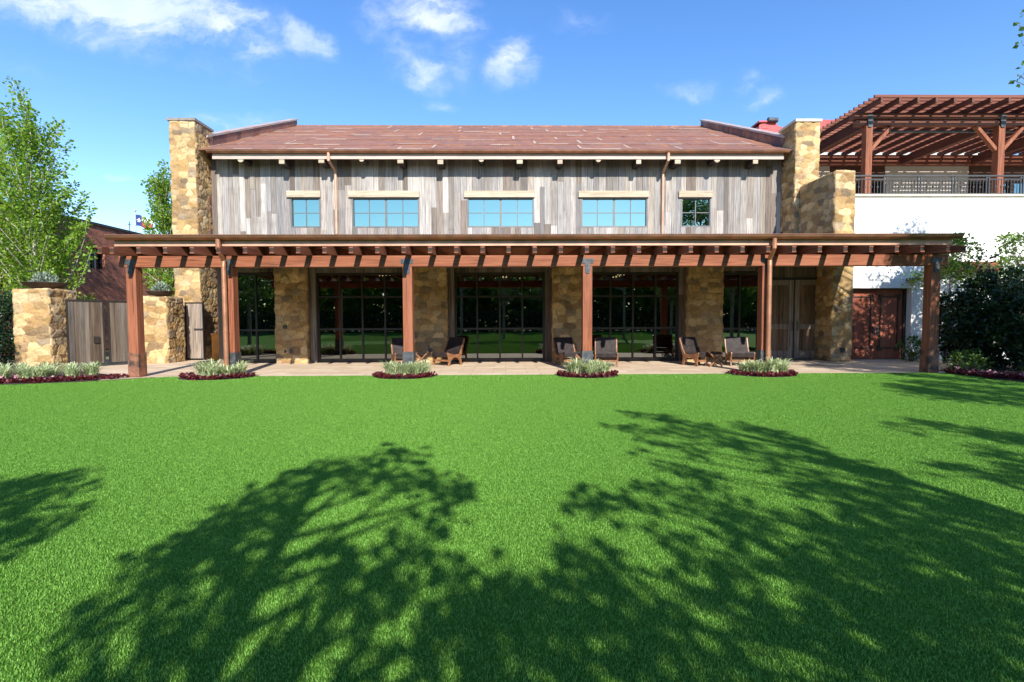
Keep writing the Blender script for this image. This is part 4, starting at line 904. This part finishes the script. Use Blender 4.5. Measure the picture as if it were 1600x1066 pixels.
def stool_build(label):
    root = empty('low_stool'); WL[root.name] = Vector((0, 0, 0)); tag(root, label, 'stool', 'low cross legged stools')
    for y in (-.17, .17):
        for sg in (-1, 1):
            m_ = MB(); m_.bar((-.21 * sg, y - .02 * sg, 0), (.17 * sg, y - .02 * sg, .385), .036, .05, up=(0, 1, 0)); m_.build('leg', M_CHAIRWOOD, root, bevel=.005)
    for (x, z) in ((-.19, .03), (.19, .03), (-.19, .37), (.19, .37)):
        m_ = MB(); m_.box(x - .016, x + .016, -.148 if False else -.14, .14, z + .02, z + .055) ; m_.build('rail', M_CHAIRWOOD, root)
    m_ = MB(); m_.prism([(-.21, .40), (-.1, .365), (0, .355), (.1, .365), (.21, .40), (.21, .412), (.1, .377), (0, .367), (-.1, .377), (-.21, .412)], 'y', -.19, .19); m_.build('seat_sling', M_LEATHER, root)
    return root
s0_ = None
for (px, py, rot, lab) in ((659, 571, 8, 'low cross legged wooden stool between the two chairs left of the middle doors'), (906, 571, -5, 'low cross legged wooden stool between two chairs, behind the post right of the middle doors'), (1113, 572, 5, 'low cross legged wooden stool between the two rightmost lounge chairs')):
    if s0_ is None: o = s0_ = stool_build(lab)
    else: o = copy_tree(s0_); o['label'] = lab
    g = gpt(px, py); o.location = (g.x, g.y - .05, 0); o.rotation_euler = (0, 0, radians(rot))

# ------------------------------------------------------------------ bedding plants
def blade_mesh(n, h, spread, seed):
    r = np.random.default_rng(seed); V = []; Fq = []; C = []
    for i in range(n):
        az = r.uniform(0, 2 * pi); R = spread * r.uniform(.25, 1.0); H = h * r.uniform(.55, 1.05); b = r.normal(0, .05, 2); w = r.uniform(.008, .016); d = np.array((cos(az), sin(az))); sd_ = np.array((-d[1], d[0]))
        cl = r.choice((.15, .5, .75, .95), p=(.22, .26, .27, .25)); base = len(V); ns = 5
        for k in range(ns + 1):
            t = k / ns; q = b + d * R * t ** 1.5; z = H * (1 - (1 - t) ** 1.8) - .35 * H * max(0, t - .6) ** 1.2 * (R / spread) * 2; ww = w * (1 - t) ** .6 + .0008
            V.append((*(q - sd_ * ww), max(z, .0))); V.append((*(q + sd_ * ww), max(z, .0)))
        for k in range(ns): a = base + 2 * k; Fq.append((a, a + 1, a + 3, a + 2)); C.append((cl,) * 3)
    return np.array(V), np.array(Fq), np.array(C)
V, Fq, C = blade_mesh(105, .42, .42, 5)
lir0 = npmesh('grass_clump', V, Fq, M_LIRIOPE, None, (0, 0, 0), fcol=C)
V, Fq, C = blade_mesh(105, .39, .44, 9)
lir1 = npmesh('grass_clump', V, Fq, M_LIRIOPE, None, (0, 0, 0), fcol=C)
n_used = [0, 0]
def clump(x, y, label, group, s=1.):
    k = random.randint(0, 1); src = (lir0, lir1)[k]
    o = src if n_used[k] == 0 else src.copy()
    if n_used[k]: COL.objects.link(o)
    n_used[k] += 1; o.location = (x, y, 0); o.rotation_euler = (0, 0, random.uniform(0, 6.28)); q = s * random.uniform(.9, 1.12); o.scale = (q, q, q * random.uniform(.9, 1.1))
    tag(o, label, 'plant', group)
def cover(name, pts, label, size=.06, h=.065, pink=.05, per=22):
    """low burgundy foliage: rosettes of leaves at pts"""
    P = []; D = []
    for (x, y) in pts:
        n = per; a = rng.uniform(0, 2 * pi, n); e = rng.uniform(.15, 1.2, n); q = np.stack([np.cos(a) * np.cos(e), np.sin(a) * np.cos(e), np.sin(e)], 1)
        P.append(np.array((x, y, .02)) + q * rng.uniform(.0, h, n)[:, None] * (1.1, 1.1, 1.1)); D.append(q + rng.normal(0, .3, (n, 3)))
    P = np.concatenate(P); D = np.concatenate(D)
    o = leaves(name, P, D, size, .36, M_BURG, None, (float(P[:, 0].mean()), float(P[:, 1].mean()), 0)); tag(o, label, 'bedding plants', None, 'stuff')
BL = ['the second post from the left', 'the third post from the left', 'the fourth post from the left', 'the fifth post from the left']
for i, (cx, r) in enumerate(bedshape):
    nC = 7
    for k in range(nC):
        t = (k + .5) / nC * 2 - 1; x = cx + .05 + t * r * .62 + random.uniform(-.05, .05); y = EDGE_Y - .28 * (1 - t * t) + random.uniform(-.1, .12) - (.12 if k % 2 else 0)
        if abs(x - PX[i + 1]) < .14 and y > PY - .1: y = PY - .25
        clump(x, y, 'pale striped grass clump in the bed at ' + BL[i], 'grass clumps by post bed ' + ('one', 'two', 'three', 'four')[i])
    pts = []
    while len(pts) < 56:
        t = random.uniform(pi, 0) if True else 0; t = random.uniform(0, pi); f = random.uniform(.74, .98)
        pts.append((cx + r * f * cos(t), EDGE_Y - .80 * f * sin(t) ** .8 + random.uniform(0, .03)))
    cover('burgundy_bedding', pts, 'low burgundy bedding plants edging the bed at ' + BL[i])
# left border
lp = [(-14.0, 10.35), (-10.6, 10.95), (-9.75, 11.35), (-9.35, 11.75)]
def along(pl, t):
    seg = [sqrt((pl[i + 1][0] - pl[i][0]) ** 2 + (pl[i + 1][1] - pl[i][1]) ** 2) for i in range(len(pl) - 1)]; s = t * sum(seg)
    for i, l in enumerate(seg):
        if s <= l: f = s / l; return pl[i][0] + (pl[i + 1][0] - pl[i][0]) * f, pl[i][1] + (pl[i + 1][1] - pl[i][1]) * f
        s -= l
    return pl[-1]
for k in range(26):
    x, y = along(lp[:3], (k + .5) / 26 * .97); rowo = (k % 3) * .36 + .38
    clump(x + random.uniform(-.08, .08) - .25 * (k > 20), y + rowo + random.uniform(-.06, .06), 'pale striped grass clump in the long border before the larger stone gate pier', 'grass clumps in the left border', .98)
pts = []
for k in range(190):
    x, y = along(lp, random.random() ** 1.1); pts.append((x + random.uniform(-.05, .05), y + random.uniform(.02, .24)))
cover('burgundy_bedding', pts, 'low burgundy bedding plants along the left border in front of the stone gate pier')
P = []; 
for k in range(20):
    x, y = along(lp, random.random() * .8); P.append((x + random.uniform(-.05, .05), y + random.uniform(.0, .25), .10 + random.uniform(0, .05)))
P = np.repeat(np.array(P), 7, 0) + rng.normal(0, .025, (20 * 7, 3)); o = leaves('pink_blossom', P, rng.normal(0, 1, P.shape) + (0, -.5, .7), .05, .45, M_BLOSSOM, None, (-12, 10.9, 0)); tag(o, 'small pink blossoms scattered in the left burgundy border', 'flowers', None, 'stuff')
rp = [(11.0, 11.7), (11.05, 10.9), (11.5, 10.1), (14, 9.0)]
pts = []
for k in range(380):
    x, y = along(rp, random.random()); pts.append((x + random.uniform(.0, .45), y + random.uniform(-.05, .3)))
cover('burgundy_bedding', pts, 'low burgundy bedding plants in shade along the right border under the dark shrubs')
P = []
for k in range(34):
    x, y = along(rp, random.random()); P.append((x + random.uniform(.0, .4), y + random.uniform(-.02, .25), .10 + random.uniform(0, .05)))
P = np.repeat(np.array(P), 7, 0) + rng.normal(0, .025, (34 * 7, 3)); o = leaves('pink_blossom', P, rng.normal(0, 1, P.shape) + (0, -.5, .7), .05, .45, M_BLOSSOM, None, (12, 10.2, 0)); tag(o, 'small pink blossoms scattered in the right border under the dark shrubs', 'flowers', None, 'stuff')

# ------------------------------------------------------------------ trees and shrubs
def limb(mb, a, b, r0, r1, sag=0., n=4):
    a, b = Vector(a), Vector(b); pts = []; rs = []
    j = Vector((random.uniform(-1, 1), random.uniform(-1, 1), random.uniform(-.3, .3))) * (b - a).length * .06
    for k in range(n + 1): t = k / n; pts.append(a.lerp(b, t) + j * sin(pi * t) + Vector((0, 0, sag * sin(pi * t)))); rs.append(r0 + (r1 - r0) * t)
    mb.tube(pts, rs, 6, caps=True); return pts
def young_tree(x, y, h, wid, label, group=None, mat=None, bark=None, lsize=.085, dens=1., base=.16, nb=46, asp=.42, elev=(38, 68)):
    root = empty('young_tree', (x, y, 0)); tag(root, label, 'tree', group); mb = MB()
    trunk = [Vector((x + .05 * sin(k * 1.7) * (h / 9), y + .05 * cos(k * 2.1), h * k / 8 * .94)) for k in range(9)]; mb.tube(trunk, [.085 * (h / 9) * (1 - k / 9.5) + .012 for k in range(9)], 8)
    Ps = []; Ds = []
    for i in range(nb):
        f = i / (nb - 1); z0 = h * (base + (.90 - base) * f ** .9); az = i * 2.39996 + random.uniform(-.3, .3); el = radians(random.uniform(*elev) + 10 * f); l = wid * (1.05 - .62 * f ** 1.6) * random.uniform(.72, 1.12) / max(cos(el), .35) * .62
        st = Vector((x, y, z0)); en = st + Vector((cos(az) * cos(el), sin(az) * cos(el), sin(el))) * l
        pts = limb(mb, st, en, .022 * (h / 9) * (1.2 - f), .005, sag=-.04 * l, n=4)
        for t in np.linspace(.22, 1.02, max(4, int(l / .16))):
            c = st.lerp(en, t) + Vector((0, 0, -.04 * l * sin(pi * t))); rad = .07 + .16 * (1 - abs(t - .55)) * random.uniform(.5, 1.2)
            n = max(3, int(15 * dens * random.uniform(.4, 1.4))); q = rng.normal(0, 1, (n, 3)); q /= np.linalg.norm(q, axis=1)[:, None]
            Ps.append(np.array(c) + q * rad * rng.uniform(.3, 1.25, n)[:, None]); Ds.append(q * .7 + np.array((cos(az) * .4, sin(az) * .4, .3)))
    for t in np.linspace(.86, 1.0, 6):
        n = int(16 * dens); q = rng.normal(0, 1, (n, 3)); q /= np.linalg.norm(q, axis=1)[:, None]; Ps.append(np.array((x, y, h * t)) + q * .12); Ds.append(q + (0, 0, .5))
    mb.build('trunk', bark or M_BARKP, root, smooth=True); P = np.concatenate(Ps); D = np.concatenate(Ds); leaves('crown', P, D, lsize, asp, mat or M_LEAF, root)
    return root
t1 = atY(60, 500, 17.2); young_tree(t1.x, 17.2, atY(60, 131, 17.2).z * .88, 2.35, 'tall young tree with bright green leaves behind the larger stone gate pier', nb=92, dens=1.25, base=.10, lsize=.092)
t2 = atY(262, 500, 21.5); young_tree(t2.x, 21.5, atY(262, 253, 21.5).z * .97, 1.3, 'slim bright green young tree between the brick building and the left chimney', nb=66, dens=1.35, base=.2, lsize=.095)
t3 = atY(-4, 500, 18.5); young_tree(t3.x, 18.5, 8.8, 1.9, 'bright green young tree cut by the left edge of the photo', nb=50, dens=1.1, base=.2)
def bush(name, x, y, rx_, ry_, h, n, label, mat, lsize=.055, asp=.45, group=None, cat='shrub', z0=.0, clumps=60, stems=7):
    root = empty(name, (x, y, 0)); tag(root, label, cat, group); mb = MB(); Ps = []; Ds = []
    C = []
    for i in range(clumps):
        q = rng.normal(0, 1, 3); q /= np.linalg.norm(q); rr = rng.uniform(.35, 1.02) ** .6; C.append(np.array((x + q[0] * rx_ * rr, y + q[1] * ry_ * rr, z0 + (h - z0) * (.5 + .5 * q[2] * rr))))
    for c in C:
        m = max(4, int(n / clumps * rng.uniform(.5, 1.5))); q = rng.normal(0, 1, (m, 3)); q /= np.linalg.norm(q, axis=1)[:, None]; r = rng.uniform(.10, .26) * min(1.3, rx_ + .3)
        Ps.append(c + q * r * rng.uniform(.3, 1.2, m)[:, None] * (1, 1, 1.25)); Ds.append(q * .8 + (0, 0, .45))
    for i in range(stems): limb(mb, (x + random.uniform(-.15, .15) * rx_, y + random.uniform(-.1, .1), 0), tuple(C[random.randrange(clumps)]), .02, .006, n=3)
    for c in C[::2]: limb(mb, (x, y, max(.05, c[2] - .5)), tuple(c), .011, .004, n=3)
    mb.build('stem', M_BARK, root); leaves('foliage', np.concatenate(Ps), np.concatenate(Ds), lsize, asp, mat, root); return root
def small_tree(px, Y, zc0, zc1, w, label, n=2600):
    p = atY(px, 500, Y); root = empty('small_tree', (p.x, Y, 0)); tag(root, label, 'tree'); mb = MB(); top = Vector((p.x + .1, Y, zc0 + .25)); mb.tube([(p.x, Y, 0), (p.x + .03, Y, zc0 * .5), top], [.045, .035, .028], 8)
    Ps = []; Ds = []
    for i in range(58):
        az = random.uniform(0, 2 * pi); rr = random.uniform(.2, 1) ** .6; zz = random.uniform(0, 1); c = Vector((p.x + cos(az) * w * rr * (1.05 - .55 * zz), Y + sin(az) * w * rr * .8 * (1.05 - .55 * zz), zc0 + (zc1 - zc0) * zz)); limb(mb, top + Vector((0, 0, random.uniform(0, .4) * (zc1 - zc0))), c, .012, .003, n=3)
        m = int(n / 58 * random.uniform(.4, 1.6)); q = rng.normal(0, 1, (m, 3)); q /= np.linalg.norm(q, axis=1)[:, None]; Ps.append(np.array(c) + q * rng.uniform(.05, .26, m)[:, None] * (1.2, 1.2, .6)); Ds.append(q + (0, 0, .2))
    mb.build('trunk', M_BARK, root); leaves('crown', np.concatenate(Ps), np.concatenate(Ds), .07, .42, M_LEAFR, root)
small_tree(1478, 14.6, 2.35, 3.75, .98, 'small light green tree against the white wall just right of the end post', 3000)
small_tree(1592, 14.4, 2.2, 3.9, .95, 'small light green tree at the right edge above the dark shrubs', 2800)
for (px, Y, rx_, h, n, lab) in ((1500, 13.2, .75, 2.1, 7000, 'dark glossy shrub next to the right end post of the veranda'), (1552, 13.4, .80, 3.05, 11000, 'tallest dark glossy shrub of the row at the right edge'), (1590, 12.4, .85, 2.35, 9500, 'dark glossy shrub in front at the right edge of the photo'), (1640, 13.4, .95, 2.7, 8000, 'dark glossy shrub cut by the right edge of the photo')):
    p = atY(px, 560, Y); bush('dark_shrub', p.x, Y, rx_, .7, h, n, lab, M_LEAFD, .075, group='dark shrubs at the right', clumps=90)
p = atY(1432, 560, 15.2); bush('low_shrub', p.x, 15.35, .35, .25, .75, 700, 'low green shrub at the white wall behind the right end post', M_LEAFO, .06, clumps=20)
p = atY(1482, 570, 12.9); bush('low_shrub', p.x + .1, 12.45, .4, .3, .5, 600, 'low leafy plant at the foot of the dark shrubs by the end post', M_LEAFO, .06, clumps=20)
for (px, Y, rx_, h, n, lab) in ((8, 14.5, .95, 2.25, 6500, 'dark green shrub left of the larger stone gate pier'), (-30, 14.0, 1.0, 2.0, 4500, 'dark green shrub cut by the left edge of the photo')):
    p = atY(px, 540, Y); bush('dark_shrub', p.x, Y, rx_, .8, h, n, lab, M_LEAFD, .06, group='dark shrubs at the left', clumps=90)

# trees behind the camera: they throw the shadows on the lawn and show in the glass
def shadow_tree(name, label, X, Y, h, blobs, lsize=.10, k=240, extra=()):
    blobs = [(a, b, r * (.75 if r > .17 and b > 780 else .92)) for a, b, r in blobs]
    """crown clumps stand where sunlight grazing them lands on the lawn at photo points; each blob (px, py, radius in m)"""
    root = empty(name, (X, Y, 0)); tag(root, label, 'tree', 'young trees behind the lawn'); mb = MB(); Ps = []; Ds = []; cs = []
    for (px, py, r) in blobs:
        g = atZ(px, py, 0.); dy = Y + random.uniform(-.8, .8) - g.y; t = dy / SUNV.y; c = g + SUNV * t; cs.append((c, r))
    for (c, r) in extra: cs.append((Vector(c), r))
    zmin = min(c.z for c, _ in cs); mb.tube([(X, Y, 0), (X + .04, Y, zmin * .6), (X, Y, zmin + .5), (X + .03, Y, h * .85)], [.11, .09, .075, .03], 8)
    for (c, r) in cs:
        st = Vector((X, Y, max(zmin * .75, min(h * .8, c.z - .5 - .35 * (Vector((c.x - X, c.y - Y, 0)).length)))))
        limb(mb, st, c, .035, .008, n=4)
        n = int(k * (r / .3) ** 2); q = rng.normal(0, 1, (n, 3)); q /= np.linalg.norm(q, axis=1)[:, None]
        lump = .9 + .6 * np.sin(q[:, 0] * 7 + c.x * 5) * np.sin(q[:, 2] * 6 + c.z * 3)
        Ps.append(np.array(c) + q * (r * lump * rng.uniform(.25, 1.0, n) ** .6)[:, None]); Ds.append(q + rng.normal(0, .5, (n, 3)))
    mb.build('trunk', M_BARK, root); leaves('crown', np.concatenate(Ps), np.concatenate(Ds), lsize, .45, M_LEAFO, root); return root
A = [(600, 715, .26), (640, 712, .20), (560, 738, .24), (515, 732, .26), (470, 752, .24), (430, 768, .24), (700, 765, .24), (655, 750, .26), (600, 760, .24), (725, 768, .13), (440, 795, .16), (390, 800, .24), (350, 820, .24), (310, 855, .24), (265, 860, .22), (230, 885, .18), (700, 815, .16),
     (395, 840, .22), (340, 880, .24), (290, 905, .22), (250, 930, .15), (370, 920, .18), (640, 830, .18), (625, 870, .2), (650, 900, .18), (700, 890, .14), (690, 930, .2), (750, 940, .22), (790, 960, .24), (800, 920, .16), (160, 950, .13), (190, 935, .13), (120, 985, .10), (520, 880, .16), (545, 900, .14), (500, 930, .14),
     (480, 970, .10), (600, 950, .12), (570, 920, .12), (300, 980, .12), (250, 1010, .12), (200, 1040, .14), (350, 1020, .1), (760, 1010, .22), (700, 1020, .16), (820, 1030, .24), (640, 1050, .14), (560, 1050, .12), (410, 1055, .12), (480, 1050, .1), (100, 1060, .12)]
shadow_tree('shade_tree', 'leafy tree behind the lawn throwing the shadow left of centre', -.15, -3.0, 6.2, A, k=125)
B = [(985, 648, .17), (1015, 652, .22), (1050, 655, .24), (960, 668, .12), (1000, 672, .22), (1060, 675, .24), (1100, 668, .22), (1170, 668, .2), (1205, 678, .24), (1130, 690, .26), (1080, 705, .22), (1020, 690, .15), (1240, 690, .24), (1280, 715, .26), (1330, 728, .26), (1360, 740, .24), (1230, 730, .22), (1190, 712, .2), (1060, 735, .18), (1100, 745, .2), (995, 705, .1),
     (920, 775, .17), (915, 800, .13), (960, 790, .17), (1000, 780, .18), (1040, 765, .16), (1120, 790, .22), (1160, 800, .2), (1280, 770, .24), (1340, 780, .28), (1400, 770, .24), (1440, 790, .28), (1500, 800, .28), (1560, 810, .3), (1390, 820, .3), (1320, 830, .28), (1260, 815, .22), (1200, 840, .2), (1130, 830, .18), (1460, 850, .32), (1540, 860, .32), (1590, 880, .3),
     (1380, 880, .3), (1300, 880, .28), (1230, 880, .24), (1180, 890, .2), (1430, 920, .32), (1520, 930, .32), (1350, 940, .28), (1280, 930, .24), (1090, 870, .14), (1060, 850, .12), (1150, 930, .16), (890, 860, .14), (930, 870, .16), (920, 900, .16), (960, 900, .16), (860, 930, .16), (900, 945, .18), (950, 940, .18), (830, 960, .16), (1000, 960, .14), (1050, 930, .12), (1400, 980, .28), (1480, 1000, .3), (1570, 1000, .3),
     (1320, 1000, .2), (1250, 990, .18), (1190, 980, .14), (880, 1000, .18), (940, 1000, .16), (1060, 1000, .14), (1100, 1030, .14), (1360, 1050, .22), (1450, 1050, .24), (1540, 1050, .26), (900, 1050, .16), (1010, 1050, .14), (1160, 1050, .1), (1260, 1050, .12)]
shadow_tree('shade_tree', 'leafy tree behind the lawn throwing the broad shadow right of centre', 4.9, -3.0, 6.9, B, k=125)
Cc_ = [(1400, 665, .15), (1440, 660, .22), (1490, 668, .28), (1540, 680, .3), (1590, 690, .3), (1420, 676, .12), (1640, 690, .34), (1560, 705, .2), (1600, 720, .26), (1460, 730, .1), (1500, 735, .16), (1545, 742, .2), (1590, 755, .22), (1430, 738, .08), (1640, 740, .3), (1700, 700, .4), (1700, 760, .4)]
shadow_tree('shade_tree', 'leafy tree behind the lawn throwing the shadow at the right edge', 8.6, -3.0, 6.9, Cc_, k=125)
Dd = [(140, 742, .10), (105, 745, .14), (70, 758, .2), (30, 765, .26), (-20, 770, .3), (150, 758, .06), (90, 775, .14), (50, 795, .18), (0, 800, .24), (110, 800, .10), (70, 825, .12), (20, 835, .2), (-30, 830, .3), (130, 805, .06), (-40, 860, .2), (20, 855, .10), (-70, 790, .4)]
shadow_tree('shade_tree', 'leafy tree behind the lawn throwing the shadow at the left edge', -3.2, -3.0, 5.6, Dd, k=125)
# trees just outside the right and left of the frame
def side_tree(X, Y, h, r, z0, label, n=75, k=150, lsize=.09, pts=(), taper=0.):
    ex = []
    for i in range(n):
        q = rng.normal(0, 1, 3); q /= np.linalg.norm(q); s = rng.uniform(.3, 1) ** .5; tp = 1 - taper * max(0, .5 + .5 * q[2] * s - .3); ex.append(((X + q[0] * r * s * tp, Y + q[1] * r * s * tp, z0 + (h - z0) * (.5 + .5 * q[2] * s)), rng.uniform(.22, .5)))
    shadow_tree('shade_tree', label, X, Y, h, (), lsize=lsize, k=k, extra=ex + list(pts))
br = [atY(1592, 40, 10.), atY(1598, 70, 10.), atY(1592, 118, 10.), atY(1600, 22, 10.), atY(1604, 100, 10.), atY(1603, 55, 10.), atY(1588, 127, 10)]
side_tree(14.7, 9.6, 9.1, 2.5, 1.3, 'leafy tree at the right edge whose twigs enter the sky at the top corner', n=95, k=62, taper=.8, pts=[(tuple(b), .085) for b in br])
side_tree(10.3, 2.0, 5.7, 1.35, 2.6, 'small leafy tree beyond the right edge throwing the far shadow by the shrubs', n=40, k=110)
side_tree(12.7, 5.0, 9.9, 2.1, 3.0, 'tall leafy tree mirrored in the small upper window on the right', n=110, k=140)
side_tree(-13.6, 6.2, 7.0, 1.6, 2.2, 'leafy tree beyond the left edge dappling the larger stone gate pier', n=36, k=95)
# background trees and hedge, seen mirrored in the glass doors
src = young_tree(-22, -23, 8.5, 3.2, 'tree in the far row mirrored in the glass doors', 'trees mirrored in the doors', M_LEAFB, M_BARK, lsize=.17, dens=1.3, base=.14, nb=60, asp=.5, elev=(15, 55)); src.name = 'far_tree'
for i, x in enumerate((-17, -12.5, -8.5, -4.5, -1, 3.5, 8, 12, 16, 20.5, 25)):
    c = copy_tree(src); c.location = (x + random.uniform(-1, 1), -23 + random.uniform(-2.5, 1.5), 0); c.rotation_euler = (0, 0, random.uniform(0, 6.28)); s = random.uniform(.8, 1.08); c.scale = (s, s, s)
n = 26000; P = np.stack([rng.uniform(-32, 32, n), -21.5 + rng.normal(0, .5, n), rng.uniform(.05, 1, n) ** .8 * (2.1 + .5 * np.sin(np.arange(n)))], 1); o = leaves('hedge', P, rng.normal(0, 1, (n, 3)) + (0, .6, .4), .16, .45, M_LEAFD, None, (0, -21.5, 0)); tag(o, 'long dark hedge behind the lawn, mirrored low in the glass doors', 'hedge', None, 'stuff')
n = 110000; P = np.stack([rng.uniform(-60, 60, n), -29 + rng.normal(0, 1.2, n), rng.uniform(0, 1, n) * 9.5], 1); P[:, 2] *= .80 + .42 * (fbm(P[:, 0] * .35, P[:, 0] * 0, 3) - .2)
o = leaves('far_wood', P, rng.normal(0, 1, (n, 3)) + (0, .6, .4), .42, .5, M_LEAFB, None, (0, -29, 0)); tag(o, 'dark wood far behind the lawn, mirrored in the glass doors', 'wood', None, 'stuff')

# ------------------------------------------------------------------ turf blades
def blade_patch(n, x0, x1, y0, y1, h, w, r, keep=None):
    P = np.stack([r.uniform(x0, x1, n), r.uniform(y0, y1, n)], 1)
    if keep is not None: P = P[keep(P)]; n = len(P)
    az = r.uniform(0, 2 * pi, n); H = h * r.uniform(.65, 1.15, n); ln = r.uniform(.2, .9, n) * H; d = np.stack([np.cos(az), np.sin(az)], 1); s = np.stack([-d[:, 1], d[:, 0]], 1) * (w * r.uniform(.7, 1.3, n))[:, None]
    def p3(xy, z): return np.concatenate([xy, np.broadcast_to(z, (n,))[:, None]], 1)
    a = p3(P - s, 0.); b = p3(P + s, 0.); c = p3(P + d * ln[:, None] * .35 + s * .8, H * .62); e = p3(P + d * ln[:, None] * .35 - s * .8, H * .62); t = p3(P + d * ln[:, None] + s * .15, H); t2 = p3(P + d * ln[:, None] - s * .15, H)
    V = np.stack([a, b, c, e, t, t2], 1).reshape(-1, 3); i = np.arange(n) * 6; Fq = np.concatenate([np.stack([i, i + 1, i + 2, i + 3], 1), np.stack([i + 3, i + 2, i + 4, i + 5], 1)])
    cv = r.random(n); return V, Fq, np.concatenate([cv, cv])
def inpoly(P, poly):
    x, y = P[:, 0], P[:, 1]; ins = np.zeros(len(P), bool); j = len(poly) - 1
    for i in range(len(poly)):
        xi, yi = poly[i]; xj, yj = poly[j]; 
        if yi != yj: ins ^= ((yi > y) != (yj > y)) & (x < (xj - xi) * (y - yi) / (yj - yi) + xi)
        j = i
    return ins
rg = np.random.default_rng(21)
FY = 9.0
V, Fq, cv = blade_patch(620000, -13, 13, FY, 12.1, .013, .0055, rg, lambda P: inpoly(P, LAWN) & ((P[:, 1] > 11) | (np.abs(P[:, 0]) > 10)))
o = npmesh('grass_blades', V, Fq, M_BLADE, None, (0, 10.5, 0), fcol=np.repeat(cv[:, None], 3, 1)); tag(o, 'short bright green turf at the far side of the lawn next to the paving', 'grass', None, 'stuff')
srcs = []
for k in range(3):
    V, Fq, cv = blade_patch(26000, -.5, .5, -.5, .5, .0115, .0018, np.random.default_rng(50 + k))
    o = npmesh('turf_tile', V, Fq, M_BLADE, None, None, fcol=np.repeat(cv[:, None], 3, 1)); COL.objects.unlink(o); srcs.append(o)
tiles = [[], [], []]
for iy in range(-20, 11):
    for ix in range(-14, 14):
        cx, cy = ix + .5, iy + .5
        if (cy < 0 or abs(cx) < 2.2 + cy * 1.2) and (cy < 9 or abs(cx) < 10): tiles[random.randrange(3)].append((cx, cy, .0))
allp = [(p, k) for k in range(3) for p in tiles[k]]
me = bpy.data.meshes.new('grass_blades'); me.from_pydata([p for p, k in allp], [], []); at = me.attributes.new('kind_index', 'INT', 'POINT'); at.data.foreach_set('value', [k for p, k in allp]); at = me.attributes.new('turn', 'FLOAT', 'POINT'); at.data.foreach_set('value', [random.randrange(4) * pi / 2 for _ in allp])
go = bpy.data.objects.new('grass_blades', me); COL.objects.link(go); tag(go, 'short green turf of the lawn, crossed by tree shadows', 'grass', None, 'stuff')
ng = bpy.data.node_groups.new('turf', 'GeometryNodeTree'); ng.interface.new_socket('Geometry', in_out='INPUT', socket_type='NodeSocketGeometry'); ng.interface.new_socket('Geometry', in_out='OUTPUT', socket_type='NodeSocketGeometry')
gi = ng.nodes.new('NodeGroupInput'); gout = ng.nodes.new('NodeGroupOutput'); jn = ng.nodes.new('GeometryNodeJoinGeometry')
ak = ng.nodes.new('GeometryNodeInputNamedAttribute'); ak.data_type = 'INT'; ak.inputs[0].default_value = 'kind_index'
atn = ng.nodes.new('GeometryNodeInputNamedAttribute'); atn.data_type = 'FLOAT'; atn.inputs[0].default_value = 'turn'
cx_ = ng.nodes.new('ShaderNodeCombineXYZ'); ng.links.new(atn.outputs[0], cx_.inputs[2])
for k, s in enumerate(srcs):
    ip = ng.nodes.new('GeometryNodeInstanceOnPoints'); oi = ng.nodes.new('GeometryNodeObjectInfo'); oi.inputs[0].default_value = s; oi.inputs['As Instance'].default_value = True
    cp = ng.nodes.new('FunctionNodeCompare'); cp.data_type = 'INT'; cp.operation = 'EQUAL'; ng.links.new(ak.outputs[0], cp.inputs[2]); cp.inputs[3].default_value = k
    ng.links.new(gi.outputs[0], ip.inputs['Points']); ng.links.new(cp.outputs[0], ip.inputs['Selection']); ng.links.new(oi.outputs['Geometry'], ip.inputs['Instance']); ng.links.new(cx_.outputs[0], ip.inputs['Rotation']); ng.links.new(ip.outputs[0], jn.inputs[0])
ng.links.new(jn.outputs[0], gout.inputs[0]); md = go.modifiers.new('turf', 'NODES'); md.node_group = ng
